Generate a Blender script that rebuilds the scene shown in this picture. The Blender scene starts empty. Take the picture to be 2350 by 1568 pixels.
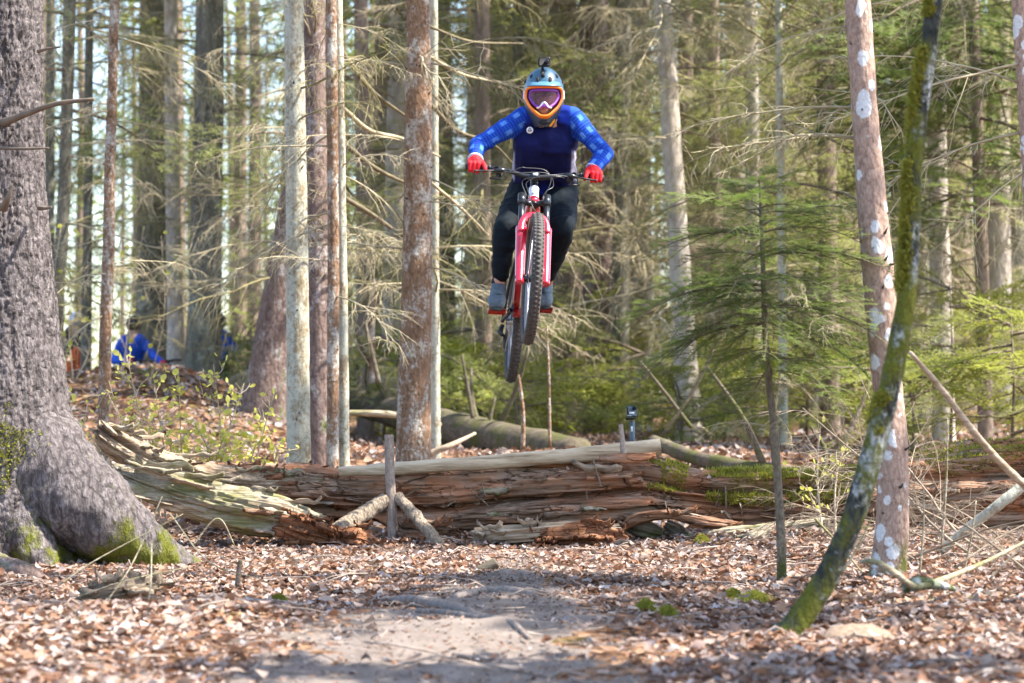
import bpy, math, random
import numpy as np
from mathutils import Vector, Matrix

random.seed(7); RS = np.random.RandomState(11)
SC = bpy.context.scene; COL = SC.collection
R = math.radians

# ------------------------------------------------------------------ camera
FPX, CX, HY, EYE = 5549.0, 1175.0, 918.0, 0.857     # 85 mm lens; eye 0.86 m above the trail
cam_d = bpy.data.cameras.new('camera'); cam = bpy.data.objects.new('camera', cam_d); COL.objects.link(cam)
cam.location = (0, 0, EYE); cam.rotation_euler = (R(90), 0, 0)
cam_d.lens = 85; cam_d.sensor_width = 36; cam_d.shift_y = (HY-784)/2350.0
cam_d.clip_start = 0.1; cam_d.clip_end = 2000
cam_d.dof.use_dof = True; cam_d.dof.focus_distance = 13.6; cam_d.dof.aperture_fstop = 3.3
SC.camera = cam
# ------------------------------------------------------------------ sky, sun, exposure
SUN_EL, SUN_AZ = 54.0, 98.0                          # from the right, a touch behind the camera
w = bpy.data.worlds.new('World'); SC.world = w; w.use_nodes = True
nt = w.node_tree; bg = nt.nodes['Background']; sky = nt.nodes.new('ShaderNodeTexSky')
sky.sky_type = 'NISHITA'; sky.sun_disc = False; sky.sun_elevation = R(SUN_EL); sky.sun_rotation = R(SUN_AZ)
sky.altitude = 300; sky.air_density = 1.0; sky.dust_density = 1.6
nt.links.new(sky.outputs[0], bg.inputs[0]); bg.inputs[1].default_value = 0.115
sd = bpy.data.lights.new('sun', 'SUN'); sd.energy = 3.5; sd.angle = R(0.5); sd.color = (1.0, 0.93, 0.82)
sun = bpy.data.objects.new('sun', sd); COL.objects.link(sun)
to_sun = Vector((math.sin(R(SUN_AZ))*math.cos(R(SUN_EL)), math.cos(R(SUN_AZ))*math.cos(R(SUN_EL)), math.sin(R(SUN_EL))))
sun.rotation_euler = (-to_sun).to_track_quat('-Z', 'Y').to_euler(); sun.location = to_sun*60
SC.view_settings.view_transform = 'Standard'; SC.view_settings.look = 'None'
SC.view_settings.gamma = 1.0; SC.view_settings.use_curve_mapping = False
SC.view_settings.exposure = 2.3
SC.render.engine = 'CYCLES'
cy = SC.cycles
cy.max_bounces = 6; cy.diffuse_bounces = 5; cy.glossy_bounces = 2; cy.transmission_bounces = 3; cy.transparent_max_bounces = 8
cy.use_denoising = True; cy.sample_clamp_indirect = 6.0; cy.caustics_reflective = False; cy.caustics_refractive = False

# ------------------------------------------------------------------ helpers
def P(x, y, d):
    "a point seen at (x, y) at distance d metres"
    return Vector(((x-CX)/FPX*d, d, EYE+(HY-y)/FPX*d))
def A(*pts): return np.array([tuple(p) for p in pts], float)
def hsh(a, b, c, s):
    n = (a*374761393+b*668265263+c*2246822519+s*3266489917) & 0xffffffff
    n = ((n ^ (n >> 13))*1274126177) & 0xffffffff
    return ((n ^ (n >> 16)) & 0xffff)/32767.5-1.0
def vn(p, seed=0):
    "value noise in [-1,1] at points p (n,3)"
    p = np.asarray(p, float); i = np.floor(p).astype(np.int64); f = p-i; f = f*f*(3-2*f)
    x, y, z = i[:, 0], i[:, 1], i[:, 2]; r = 0
    for dx in (0, 1):
        for dy in (0, 1):
            for dz in (0, 1):
                wgt = (f[:, 0] if dx else 1-f[:, 0])*(f[:, 1] if dy else 1-f[:, 1])*(f[:, 2] if dz else 1-f[:, 2])
                r = r+wgt*hsh(x+dx, y+dy, z+dz, seed)
    return r
def fbm(p, o=4, seed=0):
    p = np.asarray(p, float); r = 0; a = 1.0; t = 0
    for k in range(o): r = r+a*vn(p*(2.03**k)+k*17.3, seed+k); t += a; a *= .5
    return r/t
def ridge(p, o=3, seed=0):
    p = np.asarray(p, float); r = 0; a = 1.0; t = 0
    for k in range(o): r = r+a*(1-2*np.abs(vn(p*(2.03**k)+k*9.1, seed+k))); t += a; a *= .5
    return r/t
def sst(a, b, x):
    t = np.clip((np.asarray(x, float)-a)/(b-a), 0, 1); return t*t*(3-2*t)

def mesh(name, V, Fs, mat=None, smooth=True, col=None, attrs=None, mats=None, mi=None):
    V = np.asarray(V, np.float32); Fs = [np.asarray(f, np.int32) for f in (Fs if isinstance(Fs, list) else [Fs]) if len(f)]
    me = bpy.data.meshes.new(name)
    me.vertices.add(len(V)); me.vertices.foreach_set('co', V.ravel())
    nl = sum(f.size for f in Fs); npoly = sum(len(f) for f in Fs)
    me.loops.add(nl); me.polygons.add(npoly)
    me.loops.foreach_set('vertex_index', np.concatenate([f.ravel() for f in Fs]))
    tot = np.concatenate([np.full(len(f), f.shape[1], np.int32) for f in Fs])
    st = np.concatenate([[0], np.cumsum(tot)[:-1]]).astype(np.int32)
    me.polygons.foreach_set('loop_start', st)
    try: me.polygons.foreach_set('loop_total', tot)
    except Exception: pass
    if smooth is not False:
        me.polygons.foreach_set('use_smooth', np.ones(npoly, bool))
    if mats:
        for m_ in mats: me.materials.append(m_)
        if mi is not None: me.polygons.foreach_set('material_index', np.asarray(mi, np.int32))
    elif mat: me.materials.append(mat)
    if col is not None:
        a = me.color_attributes.new('col', 'FLOAT_COLOR', 'POINT')
        c4 = np.ones((len(V), 4), np.float32); c4[:, :3] = col; a.data.foreach_set('color', c4.ravel())
    for k, v in (attrs or {}).items():
        a = me.attributes.new(k, 'FLOAT', 'POINT'); a.data.foreach_set('value', np.asarray(v, np.float32))
    me.update(calc_edges=True); me.validate()
    return me
def ob(name, me, parent=None, loc=None):
    o = bpy.data.objects.new(name, me); COL.objects.link(o)
    if parent is not None: o.parent = parent
    if loc is not None: o.location = loc
    return o
def tag(o, label=None, cat=None, group=None, kind=None):
    if label: o['label'] = label
    if cat: o['category'] = cat
    if group: o['group'] = group
    if kind: o['kind'] = kind
    return o
def root(name, loc, label, cat, group=None):
    o = bpy.data.objects.new(name, None); COL.objects.link(o); o.location = loc; o.empty_display_size = .1
    return tag(o, label, cat, group)
def pv(V, rt):
    "world coordinates -> local to an unrotated root"
    return np.asarray(V, float)-np.array(tuple(rt.location))

class MB:
    "collects shapes for one mesh"
    def __init__(s): s.V = []; s.F = {3: [], 4: []}; s.n = 0; s.C = []
    def add(s, V, Fs, c=None):
        V = np.asarray(V, float)
        for f in (Fs if isinstance(Fs, list) else [Fs]):
            f = np.asarray(f, np.int64)
            if len(f): s.F[f.shape[1]].append(f+s.n)
        s.V.append(V); s.n += len(V)
        if c is not None: s.C.append(np.tile(np.asarray(c, float), (len(V), 1)) if np.ndim(c) == 1 else c)
        return s
    def data(s): return np.concatenate(s.V), [np.concatenate(f) for f in s.F.values() if f]
    def me(s, name, mat, smooth=True):
        V, F = s.data(); return mesh(name, V, F, mat, smooth, col=np.concatenate(s.C) if s.C else None)
    def ob(s, name, mat, parent=None, smooth=True, local=True):
        V, F = s.data()
        if parent is not None and local: V = pv(V, parent)
        return ob(name, mesh(name, V, F, mat, smooth, col=np.concatenate(s.C) if s.C else None), parent)

def frames(pts, ref=None):
    pts = np.asarray(pts, float); T = np.gradient(pts, axis=0); T /= np.linalg.norm(T, axis=1)[:, None]+1e-12
    ref = np.array(ref if ref is not None else ((0, 0, 1) if abs(T[0][2]) < .9 else (0, -1, 0)), float)
    N = np.zeros_like(T); n = ref-T[0]*ref.dot(T[0]); n /= np.linalg.norm(n); N[0] = n
    for i in range(1, len(T)):
        n = N[i-1]-T[i]*N[i-1].dot(T[i]); l = np.linalg.norm(n); N[i] = n/l if l > 1e-9 else N[i-1]
    return T, N, np.cross(T, N)
def sweep(pts, rad, sides=10, cap=True, ref=None, full=False):
    "tube along pts; rad (n,) or (n,2). vertices ordered ring by ring"
    pts = np.asarray(pts, float); n = len(pts); rad = np.asarray(rad, float)
    if rad.ndim == 0: rad = np.full(n, float(rad))
    if rad.ndim == 1: rad = np.stack([rad, rad], 1)
    T, N, B = frames(pts, ref); a = np.linspace(0, 2*math.pi, sides, endpoint=False)
    D = np.cos(a)[None, :, None]*N[:, None, :]*rad[:, None, :1]+np.sin(a)[None, :, None]*B[:, None, :]*rad[:, None, 1:]
    V = (pts[:, None, :]+D).reshape(-1, 3)
    i = np.arange(n-1)[:, None]*sides; j = np.arange(sides)[None, :]; k = (np.arange(sides)+1) % sides
    Q = np.stack([i+j, i+k[None, :], i+sides+k[None, :], i+sides+j], -1).reshape(-1, 4)
    Fs = [Q]
    if cap:
        V = np.concatenate([V, pts[:1], pts[-1:]]); c0, c1 = n*sides, n*sides+1; j = np.arange(sides)
        Fs.append(np.concatenate([np.stack([k, j, np.full(sides, c0)], 1), np.stack([(n-1)*sides+j, (n-1)*sides+k, np.full(sides, c1)], 1)]))
    if full: return V, Fs, D.reshape(-1, 3), a
    return V, Fs
def resample(pts, n, extra=None):
    "smooth (Catmull-Rom) resampling of a polyline, with other columns carried along"
    X = np.asarray(pts, float); m = len(X)
    if extra is not None: X = np.concatenate([X, np.asarray(extra, float).reshape(m, -1)], 1)
    Xp = np.concatenate([[2*X[0]-X[1]], X, [2*X[-1]-X[-2]]]); t = np.linspace(0, m-1, n); i = np.minimum(t.astype(int), m-2); f = (t-i)[:, None]
    a, b, c, d = Xp[i], Xp[i+1], Xp[i+2], Xp[i+3]
    Y = .5*((2*b)+(-a+c)*f+(2*a-5*b+4*c-d)*f*f+(-a+3*b-3*c+d)*f**3)
    return (Y[:, :3], Y[:, 3:]) if extra is not None else Y
def box(c, sx, sy, sz, rot=None, bev=0.0):
    "box; with bev a chamfered box"
    h = np.array([sx, sy, sz])/2.0
    if bev <= 0:
        V = np.array([[x, y, z] for x in (-1, 1) for y in (-1, 1) for z in (-1, 1)], float)*h
        F = np.array([[0, 1, 3, 2], [4, 6, 7, 5], [0, 4, 5, 1], [2, 3, 7, 6], [0, 2, 6, 4], [1, 5, 7, 3]])
        Fs = [F]
    else:
        b = bev; V = []; ids = {}
        for sgx in (-1, 1):
            for sgy in (-1, 1):
                for sgz in (-1, 1):
                    for ax in range(3):
                        p = np.array([sgx, sgy, sgz])*(h-b); p[ax] += (sgx, sgy, sgz)[ax]*b
                        ids[(sgx, sgy, sgz, ax)] = len(V); V.append(p)
        V = np.array(V); Q = []; Tt = []
        for ax in range(3):
            o1, o2 = (ax+1) % 3, (ax+2) % 3
            for s_ in (-1, 1):
                q = []
                for (u, v) in ((-1, -1), (1, -1), (1, 1), (-1, 1)):
                    k = [0, 0, 0]; k[ax] = s_; k[o1] = u; k[o2] = v; q.append(ids[(*k, ax)])
                Q.append(q if s_ > 0 else q[::-1])
            for s1 in (-1, 1):
                for s2 in (-1, 1):
                    k0 = [0, 0, 0]; k0[o1] = s1; k0[o2] = s2; ka = list(k0); kb = list(k0); ka[ax] = -1; kb[ax] = 1
                    Q.append([ids[(*ka, o1)], ids[(*kb, o1)], ids[(*kb, o2)], ids[(*ka, o2)]])
        for sgx in (-1, 1):
            for sgy in (-1, 1):
                for sgz in (-1, 1): Tt.append([ids[(sgx, sgy, sgz, a_)] for a_ in range(3)])
        Fs = [np.array(Q), np.array(Tt)]
    if rot is not None: V = V@np.array(rot).T
    return V+np.array(tuple(c)), Fs
def ell(c, rx, ry, rz, nu=16, nv=10, rot=None):
    u = np.linspace(0, 2*math.pi, nu, endpoint=False); v = np.linspace(0, math.pi, nv+1)
    V = np.stack([np.sin(v)[:, None]*np.cos(u)*rx, np.sin(v)[:, None]*np.sin(u)*ry, np.cos(v)[:, None]*np.ones(nu)*rz], -1).reshape(-1, 3)
    i = np.arange(nv)[:, None]*nu; j = np.arange(nu)[None, :]; k = (j+1) % nu
    F = np.stack([i+j, i+nu+j, i+nu+k, i+k], -1).reshape(-1, 4)
    if rot is not None: V = V@np.array(rot).T
    return V+np.array(tuple(c)), [F]
def rotm(ax, ang): return np.array(Matrix.Rotation(ang, 3, ax))

# ------------------------------------------------------------------ materials
class G:
    def __init__(s, name, rough=.85, spec=.3):
        s.m = bpy.data.materials.new(name); s.m.use_nodes = True; s.t = s.m.node_tree
        s.b = s.t.nodes['Principled BSDF']; s.b.inputs['Roughness'].default_value = rough
        s.b.inputs['Specular IOR Level'].default_value = spec; s.co = None
    def n(s, typ, inp=None, out=0, **props):
        nd = s.t.nodes.new('ShaderNode'+typ)
        for k, v in props.items(): setattr(nd, k, v)
        for k, v in (inp or {}).items(): s.set(nd.inputs[k], v)
        nd_out = nd.outputs[out]; return nd_out
    def set(s, sock, v):
        if isinstance(v, bpy.types.NodeSocket): s.t.links.new(v, sock)
        elif isinstance(v, (tuple, list)) and len(v) == 3 and sock.type == 'RGBA': sock.default_value = (*v, 1)
        else: sock.default_value = v
    def coords(s, rnd=True):
        if s.co is None:
            c = s.n('TexCoord', out=3)
            if rnd:
                r = s.n('ObjectInfo', out=5); k = s.n('Math', {0: r, 1: 53.0}, operation='MULTIPLY')
                c = s.n('VectorMath', {0: c, 1: k}, operation='ADD')
            s.co = c
        return s.co
    def sc(s, v, vec=None): return s.n('VectorMath', {0: vec if vec is not None else s.coords(), 1: v}, operation='MULTIPLY')
    def noise(s, scale, det=5, rough=.6, vec=None, dist=0.0):
        v = s.sc(scale if isinstance(scale, tuple) else (scale,)*3, vec)
        return s.n('TexNoise', {'Vector': v, 'Scale': 1.0, 'Detail': det, 'Roughness': rough, 'Distortion': dist})
    def voro(s, scale, feature='F1', vec=None, out=0, rand=1.0):
        v = s.sc(scale if isinstance(scale, tuple) else (scale,)*3, vec)
        return s.n('TexVoronoi', {'Vector': v, 'Scale': 1.0, 'Randomness': rand}, out=out, feature=feature)
    def ramp(s, fac, stops, interp='LINEAR'):
        nd = s.t.nodes.new('ShaderNodeValToRGB'); s.set(nd.inputs[0], fac); e = nd.color_ramp.elements; nd.color_ramp.interpolation = interp
        while len(e) < len(stops): e.new(.5)
        for el, (p, c) in zip(e, stops):
            el.position = p; el.color = (*c, 1) if isinstance(c, (tuple, list)) else (c, c, c, 1)
        return nd.outputs[0]
    def mix(s, f, a, b, blend='MIX'):
        nd = s.t.nodes.new('ShaderNodeMix'); nd.data_type = 'RGBA'; nd.blend_type = blend
        s.set(nd.inputs[0], f); s.set(nd.inputs[6], a); s.set(nd.inputs[7], b); return nd.outputs[2]
    def math(s, op, a, b=0.0): return s.n('Math', {0: a, 1: b}, operation=op)
    def base(s, c): s.set(s.b.inputs['Base Color'], c); return s
    def bump(s, h, st=.5, dist=.01):
        s.set(s.b.inputs['Normal'], s.n('Bump', {'Height': h, 'Strength': st, 'Distance': dist})); return s
    def attr(s, name, out=0): return s.n('Attribute', out=out, attribute_name=name)
def plain(name, c, rough=.5, metal=0.0, spec=.5, var=.0, bump=0.0, sc=30.0, coat=0.0):
    g = G(name, rough, spec); g.b.inputs['Metallic'].default_value = metal
    if coat: g.b.inputs['Coat Weight'].default_value = coat; g.b.inputs['Coat Roughness'].default_value = .08
    if var or bump:
        g.coords(False); nz = g.noise(sc, 4)
        k = g.ramp(nz, [(.3, tuple(max(0, v*(1-var)) for v in c)), (.7, tuple(min(1, v*(1+var)) for v in c))]); g.base(k)
        if bump: g.bump(nz, bump, .004)
    else: g.base(c)
    return g.m
def translucent(g, colr, amount=.45):
    "leaf: principled plus light through it"
    tr = g.t.nodes.new('ShaderNodeBsdfTranslucent'); g.set(tr.inputs[0], colr)
    mx = g.t.nodes.new('ShaderNodeMixShader'); mx.inputs[0].default_value = amount
    g.t.links.new(g.b.outputs[0], mx.inputs[1]); g.t.links.new(tr.outputs[0], mx.inputs[2])
    g.t.links.new(mx.outputs[0], g.t.nodes['Material Output'].inputs[0])

def bark(name, cs, sz=14.0, zst=.35, lichen=None, moss=None, bump=.8, plates=True):
    """cs: dark, mid, light bark; lichen=(colour, cover 0-1, size, 'spots'|'crust'); moss=(colour, up to z, strength)"""
    g = G(name, .92, .15); c = g.coords()
    wob = g.n('TexNoise', {'Vector': g.sc((sz*.9, sz*.9, sz*.5)), 'Scale': 1.0, 'Detail': 5.0, 'Roughness': .7}, out=1)
    vv = g.n('VectorMath', {0: g.sc((sz, sz, sz*zst)), 1: g.n('VectorMath', {0: wob, 1: (1.5, 1.5, 1.5)}, operation='MULTIPLY')}, operation='ADD')
    v = g.n('TexVoronoi', {'Vector': vv, 'Scale': 1.0}, feature='F1')
    crack = g.ramp(v, [(.25, 1.0), (.62, .55), (.85, 0.0)])
    nz = g.noise((sz*2.2, sz*2.2, sz*.9), 6, .65); nz2 = g.noise((3, 3, 1.2), 3)
    mixv = g.math('MULTIPLY', nz, g.math('ADD', g.math('MULTIPLY', crack, .45), .62))
    colr = g.ramp(mixv, [(.2, cs[0]), (.42, cs[1]), (.68, cs[2])])
    colr = g.mix(g.ramp(nz2, [(.35, 0), (.65, .55)]), colr, g.mix(1.0, colr, cs[1], 'MIX'))
    h = g.math('ADD', crack, g.math('MULTIPLY', nz, 1.2))
    if lichen:
        lc, cov, ls, kind = lichen; dn = g.noise(ls*4.5, 5, .75)
        if kind == 'spots':
            dv = g.mix(.05, g.sc((ls, ls, ls*.8)), g.n('TexNoise', {'Vector': g.sc((ls*3,)*3), 'Scale': 1.0, 'Detail': 3.0}, out=1))
            vd = g.n('TexVoronoi', {'Vector': dv, 'Scale': 1.0}); vc = g.n('TexVoronoi', {'Vector': dv, 'Scale': 1.0}, out=1)
            sel = g.n('SeparateColor', {0: vc})
            rad = g.math('MULTIPLY', sel, cov)
            msk = g.ramp(g.math('SUBTRACT', g.math('ADD', rad, g.math('MULTIPLY', g.math('SUBTRACT', dn, .5), .35)), vd), [(.0, 0), (.07, 1)])
        else:
            big = g.noise((ls, ls, ls*.6), 6, .7); zz = g.math('ADD', g.math('MULTIPLY', big, .6), g.math('MULTIPLY', dn, .4))
            t = .66-.3*cov; msk = g.ramp(zz, [(t-.05, 0), (t+.05, 1)])
        colr = g.mix(g.math('MULTIPLY', msk, .92), colr, g.ramp(dn, [(.3, tuple(x*.72 for x in lc)), (.6, lc)]))
    if moss:
        mc, mz, ms = moss; sep = g.n('SeparateXYZ', {0: g.n('TexCoord', out=3)}, out=2); mn = g.noise((5, 5, 3), 5, .7)
        hz = g.n('MapRange', {0: sep, 1: 0.0, 2: mz, 3: ms, 4: 0.0})
        msk = g.ramp(g.math('ADD', mn, hz), [(.72, 0), (.84, 1)])
        fine = g.noise(90, 4); colr = g.mix(msk, colr, g.ramp(fine, [(.3, tuple(x*.5 for x in mc)), (.7, mc)]))
        h = g.math('ADD', h, g.math('MULTIPLY', msk, g.math('ADD', fine, .3)))
    g.base(colr); g.bump(h, bump, .012); return g.m
def wood(name, stops, fs=(2.5, 26, 26), bump=.7, orange=None, green=None, streak=60, crack=None):
    "weathered fibrous wood, grain along local x"
    g = G(name, .9, .15); g.coords()
    a = g.noise(fs, 6, .65, dist=.3); b = g.noise((streak*.04, streak, streak), 4, .6)
    k = g.math('ADD', g.math('MULTIPLY', a, .65), g.math('MULTIPLY', b, .35))
    c = g.ramp(k, stops)
    if orange:
        o = g.noise((2.2, 5, 5), 4, .6); c = g.mix(g.ramp(o, [(.44, 0), (.58, .85)]), c, g.ramp(k, [(.25, tuple(x*.25 for x in orange)), (.5, orange), (.72, tuple(min(1, x*1.6) for x in orange))]))
    if green:
        o = g.noise((2.6, 6, 6), 5, .65); c = g.mix(g.ramp(o, [(.47, 0), (.62, .8)]), c, g.ramp(b, [(.3, tuple(x*.5 for x in green)), (.65, green)]))
    h = g.math('ADD', a, g.math('MULTIPLY', b, .6))
    if crack:
        wv = g.n('VectorMath', {0: g.sc(crack), 1: g.n('VectorMath', {0: g.n('TexNoise', {'Vector': g.sc((6, 14, 14)), 'Scale': 1.0, 'Detail': 4.0}, out=1), 1: (1.2, 1.2, 1.2)}, operation='MULTIPLY')}, operation='ADD')
        e = g.n('TexVoronoi', {'Vector': wv, 'Scale': 1.0}, feature='DISTANCE_TO_EDGE'); m = g.ramp(e, [(.0, 0.0), (.05, 1.0)]); m = g.math('MAXIMUM', m, g.ramp(g.noise((3, 7, 7), 3), [(.45, 0), (.55, 1)])); c = g.mix(m, g.mix(1.0, c, (.4, .33, .28), 'MULTIPLY'), c); h = g.math('ADD', h, g.math('MULTIPLY', m, .8))
    g.base(c); g.bump(h, bump, .014); return g.m
def leafmat(name, a, b, trans=.4, rough=.6, attr=False, sc=4.0):
    g = G(name, rough, .25)
    if attr:
        c = g.attr('col'); nz = g.noise(60, 3); c = g.mix(.35, c, g.ramp(nz, [(.3, .25), (.7, .9)]), 'MULTIPLY')
    else:
        r = g.n('ObjectInfo', out=5); nz = g.noise(sc, 3)
        f = g.math('ADD', g.math('MULTIPLY', r, .45), g.math('MULTIPLY', nz, .6)); c = g.ramp(f, [(.2, a), (.75, b)])
    g.base(c); translucent(g, c, trans); return g.m
# ================================================================== ground
def path_mid(y): return np.interp(y, [4, 7, 8.5, 9.5, 10.5, 12, 14], [-.24, -.21, -.17, -.12, -.06, .0, .1])
def path_half(y): return np.interp(y, [4, 7, 8.5, 9.6, 10.6, 11.6, 13.2], [.84, .74, .64, .56, .38, .18, .02])
def gz(x, y):
    x = np.asarray(x, float); y = np.asarray(y, float); sh = x.shape
    x = x.ravel(); y = y.ravel(); p = np.stack([x, y, x*0], 1)
    near = 1-sst(16, 22, y)
    z = .035*fbm(p*1.1, 3, 3)*near+.16*fbm(p*.22, 3, 5)*sst(15, 22, y)*(1-sst(60, 90, y)*.5)
    z += .016*fbm(p*5, 2, 8)*near
    # low swell across the front, hollow behind it on the left
    z += .07*np.exp(-((y-9.2-.15*x)/.55)**2)*sst(-.5, -1.2, x)-.05*np.exp(-((y-10.6)/.7)**2)*sst(-.4, -1.0, x)
    z += .03*np.exp(-((y-8.9)/.5)**2)*sst(.9, .2, np.abs(x))
    # right rises a touch
    z += .05*sst(.9, 2.2, x)*near
    # leaves banked against the log
    z += .07*np.exp(-((y-14.35)/.35)**2)*(.5+.5*vn(p*1.3, 21))
    # behind the log the wood floor climbs
    z += .34*sst(16, 25, y)
    bank = sst(-1.6, -4.6, x*30/np.maximum(y, 8))
    z += bank*.78*sst(17, 28, y)*(1-sst(30, 38, y))*(.85+.3*vn(p*.5, 31))
    z -= bank*.9*sst(36, 60, y)
    z += .5*sst(3, 12, x)*sst(22, 40, y)*(1-sst(60, 90, y))
    z += .5*sst(40, 120, y)*(1-bank)
    return z.reshape(sh)
def gzs(x, y): return float(gz(np.array([x]), np.array([y]))[0])

g = G('leaf_mould', .95, .1); g.coords(False)
n1 = g.noise(9, 6, .7); n2 = g.noise(1.1, 4); v1 = g.voro(26, out=1); sp = g.n('SeparateColor', {0: v1})
litter = g.ramp(sp, [(.0, (.07, .035, .018)), (.35, (.20, .105, .055)), (.7, (.34, .21, .135)), (1.0, (.42, .32, .25))], 'CONSTANT')
earth = g.ramp(n1, [(.3, (.045, .028, .018)), (.7, (.16, .095, .055))])
c = g.mix(g.ramp(n2, [(.35, .35), (.6, .9)]), earth, litter)
mossn = g.noise(.55, 5, .65); c = g.mix(g.ramp(mossn, [(.56, 0), (.66, .75)]), c, g.ramp(n1, [(.3, (.05, .065, .012)), (.7, (.16, .18, .035))]))
g.base(c); g.bump(g.math('ADD', n1, sp), .8, .02); MAT_GROUND = g.m

xs = np.concatenate([np.linspace(-420, -30, 40), np.linspace(-29, -6.5, 60), np.arange(-6.4, 6.4, .09), np.linspace(6.5, 29, 60), np.linspace(30, 420, 40)])
ys = np.concatenate([np.linspace(-60, 2, 16), np.arange(2.3, 17, .09), np.arange(17.2, 48, .4), np.linspace(49, 130, 60), np.linspace(140, 900, 30)])
XX, YY = np.meshgrid(xs, ys); ZZ = gz(XX, YY); nx, ny = len(xs), len(ys)
i = np.arange(ny-1)[:, None]*nx; j = np.arange(nx-1)[None, :]
Q = np.stack([i+j, i+j+1, i+nx+j+1, i+nx+j], -1).reshape(-1, 4)
GROUND = ob('ground', mesh('ground', np.stack([XX, YY, ZZ], -1).reshape(-1, 3), [Q], MAT_GROUND)); tag(GROUND, 'forest floor covered in dead leaves', None, None, 'structure')

# bare trail
g = G('trail_earth', .92, .15); g.coords(False); n1 = g.noise(7, 7, .65); n2 = g.noise(60, 4); n3 = g.noise((3, 1.2, 3), 4)
c = g.ramp(g.math('ADD', g.math('MULTIPLY', n1, .6), g.math('MULTIPLY', n2, .4)), [(.3, (.07, .055, .044)), (.48, (.145, .118, .10)), (.7, (.25, .21, .185))])
c = g.mix(g.ramp(n3, [(.45, 0), (.65, .5)]), c, (.19, .16, .145)); g.base(c); g.bump(g.math('ADD', n1, g.math('MULTIPLY', n2, .5)), .7, .015)
ty = np.arange(3.5, 13.4, .05); tu = np.linspace(-1, 1, 45)
TY, TU = np.meshgrid(ty, tu, indexing='ij'); ph = path_half(TY)*(1+.22*vn(np.stack([TY*1.6, np.sign(TU)*3, TY*0], -1).reshape(-1, 3), 40).reshape(TY.shape))
TX = path_mid(TY)+TU*ph*1.15; e = 1-np.abs(TU)**3
TZ = gz(TX, TY)+.030*e-.018+.020*fbm(np.stack([TX*5, TY*5, TX*0], -1).reshape(-1, 3), 4, 50).reshape(TX.shape)
m_, n_ = TX.shape; i = np.arange(m_-1)[:, None]*n_; j = np.arange(n_-1)[None, :]
Q = np.stack([i+j, i+j+1, i+n_+j+1, i+n_+j], -1).reshape(-1, 4)
tag(ob('path', mesh('path', np.stack([TX, TY, TZ], -1).reshape(-1, 3), [Q], g.m)), 'bare trodden earth trail', None, None, 'structure')

# ------------------------------------------------------------------ dead leaves
def leaf_tmpl(curl, bend, full=True):
    "oval beech leaf, length 1 along x, folded on its midrib and curled"
    t = np.array([0, .18, .45, .75, 1.0]); wd = np.array([.02, .24, .33, .22, .0])
    x = t-.5; z = bend*(t-.5)**2*1.6
    mid = np.stack([x, x*0, z], 1); L = np.stack([x, wd, z+curl*wd], 1)[1:4]; Rr = np.stack([x, -wd, z+curl*wd*.7], 1)[1:4]
    V = np.concatenate([mid, L, Rr]); F = [[0, 1, 5], [1, 2, 6, 5], [2, 3, 7, 6], [3, 4, 7], [0, 8, 1], [1, 8, 9, 2], [2, 9, 10, 3], [3, 10, 4]]
    tri = []
    for f in F:
        tri.append(f[:3])
        if len(f) == 4: tri.append([f[0], f[2], f[3]])
    return V, np.array(tri)
PAL = .74*np.array([[.47, .31, .23], [.55, .42, .35], [.62, .52, .47], [.34, .17, .10], [.21, .10, .06], [.60, .56, .57], [.42, .24, .15], [.66, .57, .51], [.52, .40, .36], [.38, .27, .23]])
PW = np.array([.19, .16, .07, .13, .09, .035, .12, .02, .11, .07])
def scatter(n, pos, size, tilt, rs, lift):
    "leaf meshes at pos: arrays of vertices, faces, colours"
    Vs, Fs, Cs, off = [], [], [], 0
    kinds = [leaf_tmpl(c_, b_) for c_, b_ in ((.5, .5), (-.35, .35), (.9, -.4), (.2, .9), (-.6, -.3))]
    kid = rs.randint(0, len(kinds), n)
    for k, (V0, F0) in enumerate(kinds):
        s_ = np.where(kid == k)[0]; m = len(s_)
        if m == 0: continue
        az = rs.uniform(0, 2*math.pi, m); tx = rs.normal(0, tilt, m); tyy = rs.normal(0, tilt, m)
        sz = size[s_]; V = V0[None]*sz[:, None, None]
        V[:, :, 1] *= rs.uniform(.75, 1.2, (m, 1))
        cx_, sx_ = np.cos(tx)[:, None], np.sin(tx)[:, None]; y, z = V[..., 1]*cx_-V[..., 2]*sx_, V[..., 1]*sx_+V[..., 2]*cx_
        cy_, sy_ = np.cos(tyy)[:, None], np.sin(tyy)[:, None]; x, z = V[..., 0]*cy_+z*sy_, -V[..., 0]*sy_+z*cy_
        ca, sa = np.cos(az)[:, None], np.sin(az)[:, None]; x, y = x*ca-y*sa, x*sa+y*ca
        W = np.stack([x, y, z], -1)+pos[s_][:, None, :]; W[..., 2] += lift[s_][:, None]
        c = PAL[rs.choice(len(PAL), m, p=PW/PW.sum())]*rs.uniform(.72, 1.12, (m, 1))
        Vs.append(W.reshape(-1, 3)); nv = V0.shape[0]
        Fs.append((F0[None]+(np.arange(m)*nv)[:, None, None]).reshape(-1, 3)+off); Cs.append(np.repeat(c, nv, 0)); off += m*nv
    return np.concatenate(Vs), np.concatenate(Fs), np.concatenate(Cs)
MAT_LITTER = leafmat('dead_leaf', None, None, .18, .75, attr=True)
rs = np.random.RandomState(5)
n = 84000; y = np.sqrt(rs.uniform(4.2**2, 15.3**2, n)); x = rs.uniform(-1, 1, n)*(.225*y+.95)
rel = np.abs(x-path_mid(y))/path_half(y); keep = rs.uniform(0, 1, n) < np.clip((rel-.78)*2.2, .03, 1.0)
keep |= (y > 13.2)
x, y = x[keep], y[keep]; n = len(x)
pos = np.stack([x, y, gz(x, y)], 1); size = rs.uniform(.024, .066, n)
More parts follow.
